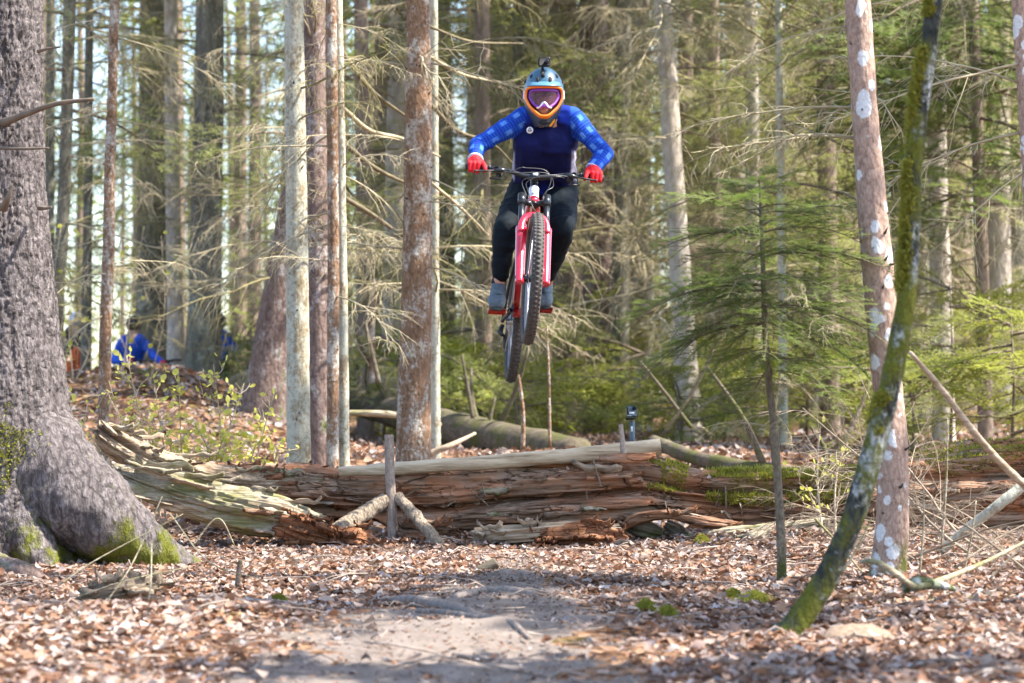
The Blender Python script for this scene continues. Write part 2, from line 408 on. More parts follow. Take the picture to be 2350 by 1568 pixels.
V, F, C = scatter(n, pos, size, .20, rs, rs.uniform(.001, .018, n))
tag(ob('leaf_litter', mesh('leaf_litter', V, [F], MAT_LITTER, smooth=False, col=C)), 'thick carpet of brown and pale dead leaves on the ground', None, None, 'stuff')
n = 26000; y = np.sqrt(rs.uniform(15.2**2, 34**2, n)); x = rs.uniform(-1, 1, n)*(.23*y+1)
pos = np.stack([x, y, gz(x, y)], 1)
V, F, C = scatter(n, pos, rs.uniform(.06, .12, n), .4, rs, rs.uniform(.0, .03, n))
tag(ob('leaf_litter', mesh('leaf_litter', V, [F], MAT_LITTER, smooth=False, col=C)), 'thinner scatter of dead leaves behind the rotten log', None, None, 'stuff')
# the largest single leaves at the front are pieces of the ground
lm = []
for q in range(24):
    V0, F0 = leaf_tmpl(random.uniform(-.6, .9), random.uniform(-.5, .9)); c = PAL[rs.choice(len(PAL), p=PW/PW.sum())]*random.uniform(.8, 1.1)
    lm.append(mesh('leaf', V0, [F0], MAT_LITTER, smooth=False, col=np.tile(c, (len(V0), 1))))
for q in range(290):
    y = 6.6+3.6*random.random()**1.3; x = random.uniform(-1, 1)*(.213*y)
    if abs(x-path_mid(y)) < path_half(y)*.8 and random.random() < .85: continue
    o = ob('leaf', random.choice(lm), GROUND, (x, y, gzs(x, y)+random.uniform(.022, .04)))
    o.rotation_euler = (random.gauss(0, .3), random.gauss(0, .3), random.uniform(0, 6.28)); s = random.uniform(.045, .075); o.scale = (s, s, s)
# crumbs of leaf and bark trodden into the trail
n = 7000; y = rs.uniform(4.5, 13, n); x = path_mid(y)+rs.uniform(-1.25, 1.25, n)*path_half(y); pos = np.stack([x, y, gz(x, y)+.012], 1)
V, F, C = scatter(n, pos, rs.uniform(.006, .028, n), .25, rs, rs.uniform(.0, .010, n))
tag(ob('leaf_crumbs', mesh('leaf_crumbs', V, [F], MAT_LITTER, smooth=False, col=C*.8)), 'small leaf crumbs trodden into the bare trail', None, None, 'stuff')
# fine fallen twigs
mb = MB()
for q in range(420):
    y = math.sqrt(random.uniform(5.5**2, 14.4**2)); x = random.uniform(-1, 1)*(.22*y+.5); L = random.uniform(.06, .32); a = random.uniform(0, 3.14)
    p = np.array([[x-math.cos(a)*L/2, y-math.sin(a)*L/2, 0], [x+random.gauss(0, .012), y, 0], [x+math.cos(a)*L/2, y+math.sin(a)*L/2, 0]])
    p[:, 2] = gz(p[:, 0], p[:, 1])+np.array([random.uniform(.01, .03), random.uniform(.015, .05), random.uniform(.01, .04)])
    mb.add(*sweep(p, [random.uniform(.0015, .004)]*3, 4))
MAT_TWIG = plain('twig_grey', (.24, .19, .16), .9, var=.4, sc=20)
tag(mb.ob('fallen_twigs', MAT_TWIG), 'many thin fallen twigs scattered over the leaves', None, None, 'stuff')
# ================================================================== branch and foliage shapes shared by the trees
def dead_branch(seed, L=1.8, tw=1.0):
    "dry spruce branch along +x, hanging side twigs"
    r = random.Random(seed); mb = MB()
    m = 9; pts = np.zeros((m, 3)); ang = r.uniform(-.15, .35); yaw = 0
    for k in range(1, m):
        ang -= r.uniform(.0, .11); yaw += r.gauss(0, .13); s = L/(m-1)
        pts[k] = pts[k-1]+s*np.array([math.cos(ang)*math.cos(yaw), math.cos(ang)*math.sin(yaw), math.sin(ang)])
    rad = np.linspace(.0125, .0035, m)*L/1.8
    mb.add(*sweep(pts, rad, 5))
    for k in range(2, m):
        for side in (-1, 1):
            for rep in range(r.choice((1, 2, 2))):
                if r.random() < .15: continue
                l = L*r.choice((.1, .16, .24, .34, .45))*r.uniform(.8, 1.2)*(1-.35*k/m); f = r.random(); a = pts[k-1]*(1-f)+pts[k]*f
                th = side*r.uniform(.5, 1.15); el = r.uniform(-.7, .25); q = [a]; n_ = 5
                for j in range(1, n_):
                    el -= r.uniform(-.12, .3); th += r.gauss(0, .22)
                    q.append(q[-1]+l/(n_-1)*np.array([math.cos(el)*math.cos(th), math.cos(el)*math.sin(th), math.sin(el)]))
                mb.add(*sweep(q, np.linspace(.0052, .0022, n_)*tw, 3, cap=False))
                for j in range(1, n_-1):
                    for s2 in (-1, 1):
                        if r.random() < .22: continue
                        l2 = l*r.uniform(.2, .65); t2 = th+s2*r.uniform(.4, 1.1); e2 = el-r.uniform(-.2, .7)
                        d = np.array([math.cos(e2)*math.cos(t2), math.cos(e2)*math.sin(t2), math.sin(e2)])
                        mb.add(*sweep([q[j], q[j]+d*l2*.5+np.array([0, 0, -.01]), q[j]+d*l2+np.array([0, 0, -.04*l2/.1*.3])], [.0028*tw, .0024*tw, .0014*tw], 3, cap=False))
    return mb
def needles(mb_, a, b, n_, ln, wd, r, up=.25):
    "flat rows of needles along segment a-b"
    a = np.asarray(a, float); b = np.asarray(b, float); d = b-a; L = np.linalg.norm(d)+1e-9; d = d/L
    s = np.cross(d, (0, 0, 1)); s /= np.linalg.norm(s)+1e-9; u = np.cross(s, d)
    t = (np.arange(n_)+np.array([r.random() for _ in range(n_)])*.8)/n_; sg = np.where(np.arange(n_) % 2 == 0, 1.0, -1.0)
    rr = np.array([r.uniform(.7, 1.15) for _ in range(n_)]); uu = np.array([r.uniform(-.15, up*2) for _ in range(n_)])
    p = a+d*(t*L)[:, None]; tip = p+(d*.62+s*sg[:, None]*.8+u*uu[:, None])*(ln*rr)[:, None]
    w_ = d*wd*.5
    V = np.stack([p-w_, p+w_, tip], 1).reshape(-1, 3); mb_.add(V, np.arange(n_*3).reshape(-1, 3))
def bough(seed, L=1.0, ln=.024, wd=.006, dens=150, droop=.25, pairs=11):
    "live fir or spruce branch: (wood, needles)"
    r = random.Random(seed); wd_mb, nd = MB(), MB(); m = 8; pts = np.zeros((m, 3)); ang = r.uniform(.05, .3); yaw = 0
    for k in range(1, m):
        ang -= droop*r.uniform(.6, 1.3)/m*2; yaw += r.gauss(0, .05)
        pts[k] = pts[k-1]+L/(m-1)*np.array([math.cos(ang)*math.cos(yaw), math.cos(ang)*math.sin(yaw), math.sin(ang)])
    wd_mb.add(*sweep(pts, np.linspace(.009, .002, m)*max(.6, L), 4, cap=False))
    for k in range(2, m): needles(nd, pts[k-1], pts[k], int(dens*L/m*.7), ln, wd, r)
    for q in range(pairs):
        f = .14+.84*q/pairs; t = f*(m-1); k = min(int(t), m-2); a = pts[k]+(pts[k+1]-pts[k])*(t-k)
        for side in (-1, 1):
            if r.random() < .08: continue
            l = L*(.46*(1-f)+.09)*r.uniform(.7, 1.2); th = side*r.uniform(.75, 1.05); el = r.uniform(-.25, .12)
            mid = a+l*.5*np.array([math.cos(th)*math.cos(el), math.sin(th)*math.cos(el), math.sin(el)]); th *= .86; el -= .12*droop*4
            b = mid+l*.5*np.array([math.cos(th)*math.cos(el), math.sin(th)*math.cos(el), math.sin(el)])
            wd_mb.add(*sweep([a, mid, b], [.0028, .002, .0012], 3, cap=False))
            needles(nd, a, mid, max(3, int(dens*l*.5)), ln, wd, r); needles(nd, mid, b, max(3, int(dens*l*.5)), ln, wd, r)
            if l > .16:
                for s2 in (-1, 1):
                    for ff in (.35, .62, .85):
                        l2 = l*.42*(1.15-ff)*r.uniform(.7, 1.2); t2 = th+s2*r.uniform(.6, .9); o = a+(b-a)*ff+np.array([0, 0, .01])
                        e = o+l2*np.array([math.cos(t2), math.sin(t2), r.uniform(-.25, .05)])
                        needles(nd, o, e, max(3, int(dens*l2)), ln, wd, r)
    return wd_mb, nd
def two_mat(name, mbs, mats):
    V, F3, F4, mi3, mi4, off = [], [], [], [], [], 0
    for k, mb_ in enumerate(mbs):
        v, fs = mb_.data(); V.append(v)
        for f in fs:
            if f.shape[1] == 3: F3.append(f+off); mi3 += [k]*len(f)
            else: F4.append(f+off); mi4 += [k]*len(f)
        off += len(v)
    Fs, mi = [], []
    if F3: Fs.append(np.concatenate(F3)); mi += mi3
    if F4: Fs.append(np.concatenate(F4)); mi += mi4
    return mesh(name, np.concatenate(V), Fs, mats=mats, mi=mi, smooth=False)

MAT_DEADWOOD = plain('dry_twig', (.33, .28, .18), .9, var=.35, sc=3)
MAT_DEADDARK = plain('mossy_twig', (.19, .165, .075), .9, var=.4, sc=3)
MAT_FIR = leafmat('fir_needles', (.07, .12, .024), (.20, .265, .06), .5, .55)
MAT_SPRUCE = leafmat('spruce_needles', (.13, .165, .04), (.39, .42, .13), .5, .6)
MAT_BRIGHT = leafmat('fresh_green', (.16, .20, .03), (.36, .38, .07), .5, .6)
MAT_BRANCHWOOD = plain('branch_wood', (.14, .105, .075), .9, var=.3, sc=10)
DEAD = [dead_branch(100+k, 1.9, 1.05).me('branch', MAT_DEADWOOD if k % 3 else MAT_DEADDARK) for k in range(8)]
DEADFINE = [dead_branch(200+k, 1.5, .9).me('branch', MAT_DEADWOOD) for k in range(4)]
FIR = [two_mat('bough', bough(300+k, 1.0, .028, .0075, 170, .55, 12), [MAT_BRANCHWOOD, MAT_FIR]) for k in range(5)]
SPRUCE = [two_mat('bough', bough(330+k, 1.9, .05, .013, 46, .5, 13), [MAT_BRANCHWOOD, MAT_SPRUCE]) for k in range(5)]
BRIGHT = [two_mat('bough', bough(350+k, 1.3, .06, .03, 30, .4, 9), [MAT_BRANCHWOOD, MAT_BRIGHT]) for k in range(3)]
def crown_mesh(seed, zb=7.0, zt=19.0, rad=2.0, nb=62, coarse=.45):
    "whole crown above the picture: whorls of coarse sprays"
    r = random.Random(seed); mb = MB()
    for k in range(nb):
        f = r.random()**.8; z = zb+(zt-zb)*f; rr = rad*(1-f)**.75*r.uniform(.55, 1.1)+.25; az = r.uniform(0, 6.283)
        d = np.array([math.cos(az), math.sin(az), 0]); s = np.array([-math.sin(az), math.cos(az), 0]); o = np.array([0, 0, z]); dr = -.18-.35*r.random()
        nseg = max(3, int(rr/.3))
        for q in range(nseg):
            t = (q+.4)/nseg; p = o+d*rr*t+np.array([0, 0, dr*rr*t*t])
            for sd_ in (-1, 1):
                l = coarse*(1.15-t)*r.uniform(.6, 1.3)*min(1.4, rr); e = p+d*l*.55+s*sd_*l*.8+np.array([0, 0, -.15*l*r.random()])
                wv = d*.09+np.array([0, 0, .03*r.gauss(0, 1)])
                mb.add(np.array([p-wv, p+wv, e+wv*.6, e-wv*.2]), np.array([[0, 1, 2], [0, 2, 3]]))
            e = p+d*.35; wv = s*.07; mb.add(np.array([p-wv, p+wv, e]), np.array([[0, 1, 2]]))
    return mb.me('crown', MAT_SPRUCE, False)
CROWN = [crown_mesh(400+k) for k in range(4)]
# ================================================================== trees
B_VIOLET = bark('bark_grey_violet', ((.02, .017, .017), (.11, .094, .092), (.28, .245, .245)), 36, .36, bump=1.0, moss=((.16, .17, .025), .75, .30))
B_PALE = bark('bark_pale_lichen', ((.10, .085, .05), (.24, .19, .12), (.36, .3, .21)), 34, .4, lichen=((.46, .46, .385), .62, 9, 'crust'), bump=.4)
B_BROWN = bark('bark_brown', ((.06, .034, .02), (.19, .112, .068), (.32, .205, .135)), 40, .5, lichen=((.48, .45, .40), .38, 9, 'crust'), bump=.6)
B_RED = bark('bark_reddish', ((.055, .038, .034), (.15, .105, .09), (.27, .20, .175)), 26, .5, lichen=((.45, .42, .42), .3, 5, 'crust'), bump=.8, moss=((.12, .13, .025), 1.6, .22))
B_GREY = bark('bark_dark_grey', ((.045, .04, .03), (.125, .115, .09), (.22, .21, .165)), 16, .4, lichen=((.33, .33, .26), .3, 3.5, 'crust'), bump=.8, moss=((.10, .11, .02), 1.5, .2))
B_SPOT = bark('bark_pink_spots', ((.15, .10, .08), (.31, .215, .17), (.45, .34, .275)), 50, .6, lichen=((.66, .68, .70), .60, 15, 'spots'), bump=.5, moss=((.12, .13, .03), .5, .25))
B_MOSSY = bark('bark_moss_black', ((.012, .014, .012), (.035, .04, .035), (.09, .09, .08)), 40, .5, lichen=((.60, .64, .64), .36, 9, 'crust'), bump=.8, moss=((.15, .16, .025), 9.0, .31))
B_FAR = bark('bark_far_pale', ((.2, .16, .13), (.38, .33, .28), (.55, .50, .45)), 12, .4, bump=.5)
B_FARBR = bark('bark_far_brown', ((.09, .065, .05), (.2, .15, .12), (.32, .25, .2)), 12, .4, bump=.5)
B_SAP = bark('bark_sapling', ((.05, .04, .03), (.14, .115, .085), (.24, .21, .16)), 60, .6, bump=.4, moss=((.07, .08, .02), .8, .28))

def stub_mesh(seed):
    r = random.Random(seed); p = np.array([[0, 0, 0], [.03, 0, .004], [.06, r.gauss(0, .006), .012+r.gauss(0, .008)]]); return MB().add(*sweep(p, [.014, .009, .004], 6)).me('branch_stub', MAT_STUB)
MAT_STUB = plain('knot_wood', (.05, .04, .032), .95)
STUB = [stub_mesh(k) for k in range(4)]
TRUNKS = []
def trunk_path(pts, d, top, base_drop=.12):
    W = [P(x, y, d) for x, y, _ in pts]; r = [w_/2/FPX*d for _, _, w_ in pts]
    g0 = gzs(W[0].x, d)
    dz = g0-base_drop-W[0].z
    if dz < 0: W.insert(0, Vector((W[0].x-(W[1].x-W[0].x)*.2, d, g0-base_drop))); r.insert(0, r[0]*1.12)
    else: W[0].z = g0-base_drop
    last = W[-1]; dirv = (W[-1]-W[-2]).normalized(); dirv = (dirv*.5+Vector((0, 0, .6))).normalized(); k = max(0.5, top-last.z)
    W.append(last+dirv*k*.5); r.append(r[-1]*.8); W.append(W[-1]+(dirv+Vector((0, 0, 1))).normalized()*k*.5); r.append(r[-1]*.45)
    return W, r, g0
def tree(name, label, d, pts, mat, top=16, dead=None, live=None, stubs=8, crown=True, amp=None, sides=None, rings=None, group=None, cat='tree', seed=None, cz=0.0, cs=1.0, plates=None):
    seed = seed if seed is not None else int(pts[0][0]*7+d*13); r_ = random.Random(seed)
    W, r, g0 = trunk_path(pts, d, top); rt = root(name, (W[0].x, d, g0), label, cat, group)
    lens = np.cumsum([0]+[(W[k+1]-W[k]).length for k in range(len(W)-1)])
    nvis = rings or (90 if d < 24 else 36)
    X, rr = resample(A(*W[:-2]), 220, np.array(r[:-2])); f_ = np.linspace(0, 1, 12)[1:, None]; w3 = A(*W[-3:]); r3 = np.array(r[-3:])[:, None]; X = np.concatenate([X, w3[0]+(w3[1]-w3[0])*f_, w3[1]+(w3[2]-w3[1])*f_]); rr = np.concatenate([rr, r3[0]+(r3[1]-r3[0])*f_, r3[1]+(r3[2]-r3[1])*f_]); s = np.concatenate([[0], np.cumsum(np.linalg.norm(np.diff(X, axis=0), axis=1))])
    vis = s[219]; st = np.unique(np.concatenate([np.linspace(0, vis, nvis), np.linspace(vis, s[-1], 10)]))
    Xs = np.stack([np.interp(st, s, X[:, k]) for k in range(3)], 1); rs_ = np.interp(st, s, rr[:, 0])
    sd_ = sides or (28 if d < 24 else 14)
    V, Fs, D, a = sweep(Xs, rs_, sd_, ref=(0, -1, 0), full=True)
    amp = amp if amp is not None else min(.02, .035*rs_[len(rs_)//3]+.002)
    nv = len(D); Dn = D/(np.linalg.norm(D, axis=1)[:, None]+1e-9); q = V[:nv]
    low = fbm(np.stack([q[:, 0]*5, q[:, 1]*5, q[:, 2]*1.4], 1)+seed, 3, 3)
    hi = ridge(np.stack([q[:, 0]*34, q[:, 1]*34, q[:, 2]*12], 1)+seed, 2, 5)
    V[:nv] = q+Dn*(low*amp*1.3+hi*amp*.8)[:, None]
    if plates:
        pw, phh, pd = plates; uu = np.tile(a, len(Xs))*rs_.mean()/pw; vv = np.repeat(st, sd_)/phh; per = max(3, int(round(2*math.pi*rs_.mean()/pw))); uu = uu*per/(2*math.pi*rs_.mean()/pw)
        wob = vn(np.stack([V[:nv, 0]*40, V[:nv, 1]*40, V[:nv, 2]*20], 1), 77)*.35; uu = uu+wob; vv = vv+vn(V[:nv]*30, 78)*.35
        iu, iv = np.floor(uu).astype(np.int64), np.floor(vv).astype(np.int64); f1 = np.full(nv, 9.0); f2 = np.full(nv, 9.0); idh = np.zeros(nv)
        for du in (-1, 0, 1):
            for dv in (-1, 0, 1):
                cu, cv = iu+du, iv+dv; cm = cu % per; dx = cu+.5+.42*hsh(cm, cv, cm*0, 5)-uu; dy = cv+.5+.42*hsh(cm, cv, cm*0, 6)-vv; dd = np.sqrt(dx*dx+dy*dy); nearer = dd < f1
                f2 = np.where(nearer, f1, np.minimum(f2, dd)); idh = np.where(nearer, hsh(cm, cv, cm*0, 7), idh); f1 = np.where(nearer, dd, f1)
        V[:nv] += Dn*(pd*(sst(.0, .28, f2-f1)-1)+pd*.45*idh*sst(0, .2, f2-f1)+pd*.35*(vv-np.floor(vv)-.5))[:, None]
    ob('trunk', mesh('trunk', pv(V, rt), Fs, mat), rt)
    def at(z):
        c = [np.interp(z, Xs[:, 2], Xs[:, k]) for k in range(3)]; return np.array([c[0], c[1], z]), float(np.interp(z, Xs[:, 2], rs_))
    L0 = np.array(tuple(rt.location))
    for (lst, spec, nm) in ((None, dead, 'branch'), (None, live, 'bough')):
        for sp in (spec or []):
            ms, n_, z0, z1, s0, s1 = sp[:6]; azr = sp[6] if len(sp) > 6 else (0, 6.283)
            for k in range(n_):
                z = r_.uniform(z0, z1); c, rad = at(z); az = r_.uniform(*azr); o = ob(nm, r_.choice(ms), rt)
                o.location = c-L0+np.array([math.cos(az), math.sin(az), 0])*rad*.7; sc_ = r_.uniform(s0, s1); o.scale = (sc_,)*3
                o.rotation_euler = (r_.gauss(0, .35), r_.gauss(.05, .18), az)
    zt = float(P(0, -60, d).z)
    for k in range(stubs):
        z = r_.uniform(g0+.25, zt); c, rad = at(z); az = r_.uniform(3.4, 6.0); o = ob('branch_stub', r_.choice(STUB), rt)
        o.location = c-L0+np.array([math.cos(az), math.sin(az), 0])*rad*.93; sc_ = r_.uniform(.25, .7)*min(1.0, rad/.075); o.scale = (sc_,)*3; o.rotation_euler = (0, r_.uniform(-.5, .3), az)
    if crown:
        o = ob('crown', CROWN[seed % len(CROWN)], rt); c, _ = at(min(top, 9)); o.location = (c[0]-L0[0], c[1]-L0[1], cz); o.rotation_euler = (0, 0, r_.uniform(0, 6.28)); o.scale = (cs, cs, 1.0)
    TRUNKS.append((W[0].x, d)); return rt, at

W_LIMB = plain('limb_olive_brown', (.13, .105, .06), .95, var=.4, sc=9)
# ---- big spruce at the left edge, with its spread roots
BIG, at_big = tree('spruce_tree', 'huge grey-violet barked spruce cut by the edge, with mossy spread roots', 12.8,
    [(-5, 1300, 430), (0, 1230, 390), (0, 1140, 370), (2, 1040, 345), (0, 900, 300), (0, 750, 262), (-2, 600, 236), (-3, 400, 208), (-4, 200, 204), (-4, -40, 200)], B_VIOLET, 19, stubs=5, amp=.012, sides=250, rings=430, cs=.8, plates=(.022, .052, .009))
def rootlike(pts_px, mat, rt, name='root', sides=40, n_=70, amp=.012, sd_=1, flat=1.0):
    X, ex = resample(A(*[P(x, y, d) for x, y, d, w_ in pts_px]), n_, np.array([w_/2/FPX*d for x, y, d, w_ in pts_px]))
    V, Fs, D, a = sweep(X, np.stack([ex[:, 0], ex[:, 0]*flat], 1), sides, full=True); nv = len(D); Dn = D/(np.linalg.norm(D, axis=1)[:, None]+1e-9)
    V[:nv] += Dn*(fbm(V[:nv]*7+sd_, 3)*amp*2.0+ridge(V[:nv]*np.array([9, 14, 9])+sd_, 2, 4)*amp*1.0+ridge(V[:nv]*34+sd_, 2)*amp*.6)[:, None]
    return ob(name, mesh(name, pv(V, rt), Fs, mat), rt)
rootlike([(60, 990, 12.75, 190), (140, 1110, 12.65, 230), (230, 1190, 12.6, 190), (320, 1250, 12.65, 130), (410, 1300, 12.75, 70), (480, 1330, 12.85, 30)], B_VIOLET, BIG, amp=.014, sd_=4)
rootlike([(30, 1140, 12.62, 130), (60, 1225, 12.5, 120), (90, 1290, 12.4, 90), (120, 1330, 12.3, 40)], B_VIOLET, BIG, amp=.014, sd_=9)
rootlike([(-120, 1180, 12.3, 120), (-30, 1290, 11.9, 70), (50, 1318, 11.7, 55), (110, 1340, 11.6, 20)], B_RED, BIG, amp=.006, sd_=14)
def limb(rt, pts_px, mat, name='branch', sides=8, n_=18):
    X, ex = resample(A(*[P(x, y, d) for x, y, d, w_ in pts_px]), n_, np.array([w_/2/FPX*d for x, y, d, w_ in pts_px]))
    V, Fs = sweep(X, ex[:, 0], sides); V[:len(X)*sides] += (vn(V[:len(X)*sides]*60)*.0015)[:, None]
    return ob(name, mesh(name, pv(V, rt), Fs, mat), rt)
limb(BIG, [(8, 282, 12.5, 22), (60, 262, 12.35, 15), (130, 238, 12.2, 12), (215, 228, 12.1, 9)], MAT_BRANCHWOOD)
limb(BIG, [(-20, 340, 12.5, 7), (50, 342, 12.3, 7), (112, 340, 12.2, 4)], MAT_BRANCHWOOD)
limb(BIG, [(8, 478, 12.5, 22), (18, 455, 12.42, 14), (28, 425, 12.4, 6)], MAT_BRANCHWOOD)
limb(BIG, [(88, 118, 12.6, 9), (110, 112, 12.5, 6), (138, 108, 12.4, 4)], MAT_BRANCHWOOD)
limb(BIG, [(90, 478, 12.6, 12), (108, 478, 12.5, 7), (118, 476, 12.45, 4)], MAT_BRANCHWOOD)
DD = lambda n_, z0, z1, s0=.6, s1=1.2, az=(0, 6.283): (DEAD, n_, z0, z1, s0, s1, az)
LV = lambda n_, z0, z1, s0=.8, s1=1.5, az=(0, 6.283): (SPRUCE, n_, z0, z1, s0, s1, az)
BR = lambda n_, z0, z1, s0=.7, s1=1.3, az=(0, 6.283): (BRIGHT, n_, z0, z1, s0, s1, az)

# ---- left group
tree('spruce_tree', 'slim brown mossy trunk just beside the huge left spruce', 27, [(128, 940, 36), (132, 700, 31), (148, 420, 29), (160, 0, 27)], B_GREY, 17, dead=[DD(18, 2.0, 7)], live=[LV(10, 4.0, 7.5)], cs=.9)
tree('spruce_tree', 'thin dark trunk almost hidden behind the huge left spruce', 33, [(112, 880, 24), (114, 500, 21), (116, 0, 19)], B_GREY, 17, dead=[DD(8, 3, 8)])
tree('spruce_tree', 'thin grey trunk in front of the white sky gap, beside the reddish lichened sapling', 34, [(197, 870, 26), (200, 600, 22), (203, 300, 20), (205, 0, 18)], B_GREY, 17, dead=[DD(20, 2.4, 8)], live=[LV(9, 4.2, 8)])
tree('young_spruce', 'slender reddish sapling trunk with pale lichen and moss rings, left of the leafing shrub', 18.6, [(240, 985, 30), (241, 800, 27), (248, 600, 27), (252, 400, 24), (258, 200, 22), (263, 0, 21)], B_BROWN, 13, dead=[(DEADFINE, 10, 1.4, 5, .4, .8)], stubs=10, cs=.7)
tree('spruce_tree', 'broad dark trunk behind the rider in blue, with a pale trunk on its right side', 41, [(350, 920, 86), (350, 700, 74), (350, 400, 68), (352, 0, 62)], B_GREY, 20, dead=[DD(24, 2.6, 10)], live=[LV(20, 3.0, 10)])
tree('spruce_tree', 'pale grey trunk leaning against the broad dark trunk, behind the rider in blue', 39.5, [(405, 900, 46), (402, 700, 38), (396, 400, 34), (392, 0, 30)], B_FAR, 19, dead=[DD(18, 2.6, 10)], live=[LV(14, 3.4, 10)])
tree('spruce_tree', 'thick straight dark grey trunk standing in the open between shrub and sky gap', 31, [(462, 920, 108), (465, 860, 88), (470, 700, 77), (475, 400, 70), (480, 200, 67), (482, 0, 62)], B_GREY, 20, dead=[DD(20, 2.6, 7.5, .5, 1.0)], live=[LV(14, 4.2, 8, .6, 1.1)], stubs=10)
tree('leaning_spruce', 'curved leaning dark brown trunk with a mossy foot, behind the pale lichened trunks', 25, [(605, 960, 118), (618, 860, 100), (640, 700, 84), (668, 520, 72), (700, 300, 62), (735, 60, 55)], B_RED, 17, dead=[DD(22, 2.0, 6)], live=[LV(8, 3.0, 6, .6, 1.0)])
tree('spruce_tree', 'pale whitish trunk crusted with lichen, second beside the reddish trunk left of centre', 17.6, [(686, 1080, 56), (685, 900, 52), (682, 600, 49), (678, 300, 47), (674, 0, 44)], B_PALE, 16, dead=[DD(5, 2.6, 4.5, .4, .8)], stubs=10)
tree('spruce_tree', 'reddish brown trunk squeezed between pale lichened trunk and thin brown trunk', 20.5, [(735, 1080, 62), (732, 900, 55), (728, 600, 52), (724, 300, 50), (720, 0, 47)], B_RED, 17, dead=[DD(9, 1.9, 5, .35, .8)], stubs=8)
tree('young_spruce', 'thin brown trunk pressed against a thin pale trunk, left of the centre', 17.2, [(763, 1090, 30), (764, 900, 27), (765, 600, 26), (763, 300, 25), (760, 0, 24)], B_BROWN, 14, dead=[(DEADFINE, 7, 1.5, 4.4, .3, .7)], stubs=12, cs=.7)
tree('young_spruce', 'thin pale greenish trunk pressed against the right of a thin brown trunk', 17.3, [(790, 1075, 24), (789, 900, 23), (786, 600, 21), (781, 300, 20), (776, 0, 19)], B_PALE, 14, dead=[(DEADFINE, 9, 1.8, 4.4, .5, .9)], stubs=8, cs=.7)
tree('spruce_tree', 'straight brown trunk with pale lichen patches standing alone left of the jumping rider', 17.9, [(949, 1085, 84), (950, 1000, 78), (953, 800, 73), (957, 600, 67), (960, 300, 61), (960, 0, 53)], B_BROWN, 18, dead=[(DEADFINE, 10, 1.8, 4.4, .4, .9)], stubs=16)
tree('young_spruce', 'thin pale trunk peeping out behind the lone brown trunk left of the rider', 22, [(1000, 1000, 22), (999, 600, 18), (997, 260, 17), (996, 0, 16)], B_PALE, 15, dead=[DD(14, 1.8, 5.5, .4, .9)], cs=.7)
tree('spruce_tree', 'dim grey trunk far behind, between the lone brown trunk and the rider', 38, [(1022, 1000, 64), (1020, 800, 56), (1018, 540, 52), (1014, 200, 48), (1012, 0, 45)], B_GREY, 19, dead=[DD(30, 1.6, 8)], live=[LV(12, 2.2, 8)])
# heavy dead limbs in the gap between thin pale trunk and lone brown trunk
LIMBS = [([(786, 120, 19.6, 11), (850, 205, 20, 9), (935, 270, 20.5, 6)], 0), ([(788, 250, 19.4, 12), (850, 300, 20, 10), (930, 320, 20.6, 7), (1010, 360, 21, 4)], 1), ([(790, 330, 19.5, 12), (860, 385, 20, 10), (940, 425, 20.6, 7)], 0), ([(792, 455, 19.2, 12), (850, 490, 19.8, 11), (898, 524, 20.2, 9)], 0), ([(986, 130, 20, 9), (1060, 170, 20.6, 7), (1150, 190, 21.4, 4)], 1), ([(988, 240, 20, 10), (1050, 300, 20.5, 8), (1130, 330, 21, 5), (1190, 390, 21.4, 3)], 0), ([(990, 420, 20, 8), (1060, 480, 20.6, 7), (1120, 540, 21, 5)], 1), ([(984, 60, 20, 7), (1080, 95, 20.8, 6), (1200, 100, 21.6, 3)], 0)]
for pts, k in LIMBS: limb(bpy.data.objects['young_spruce.002'] if pts[0][0] < 900 else bpy.data.objects['young_spruce.003'], pts, (W_LIMB, MAT_DEADWOOD)[k], 'branch', 7, 16)
# ---- centre and right, behind the rider
tree('spruce_tree', 'broad red-brown trunk with mossy foot behind the stick-mounted camera', 34, [(1390, 1070, 150), (1386, 1000, 104), (1380, 850, 82), (1374, 600, 76), (1368, 300, 72), (1362, 0, 68)], B_RED, 19, dead=[DD(36, 1.6, 7.5, .7, 1.4)], live=[LV(5, 4.5, 8)], stubs=8)
tree('spruce_tree', 'broad dull brown trunk below the rider, its foot hidden by the fallen dark trunk', 36, [(1305, 1060, 100), (1306, 900, 82), (1302, 700, 74), (1296, 400, 68), (1290, 0, 62)], B_FARBR, 19, dead=[DD(36, 1.6, 8, .7, 1.4)], live=[LV(6, 4, 8)])
tree('spruce_tree', 'pale whitish trunk leaning slightly, behind the tip of the green fir sapling', 28, [(1582, 990, 64), (1575, 860, 56), (1560, 600, 48), (1540, 300, 44), (1520, 0, 40)], B_FAR, 17, dead=[DD(22, 1.8, 6.5, .6, 1.3)], live=[LV(6, 3.4, 6.5)])
tree('spruce_tree', 'brown trunk behind the upper left of the fir sapling, in a tangle of dry branches', 33, [(1648, 1000, 34), (1645, 700, 30), (1640, 300, 27), (1636, 0, 25)], B_FARBR, 18, dead=[DD(22, 2.0, 7.5, .7, 1.3)], live=[LV(8, 2, 7.5)])
tree('spruce_tree', 'grey trunk directly behind the stem of the fir sapling', 30, [(1735, 1010, 40), (1730, 700, 34), (1726, 300, 31), (1722, 0, 29)], B_FAR, 18, dead=[DD(20, 1.8, 7, .7, 1.3)], live=[LV(8, 2.5, 7)])
tree('young_spruce', 'thin whitish trunk just right of the fir sapling stem', 26, [(1798, 1000, 22), (1795, 700, 19), (1790, 300, 17), (1786, 0, 16)], B_PALE, 15, dead=[DD(16, 1.6, 6, .6, 1.2)], live=[LV(4, 3, 6)], cs=.7)
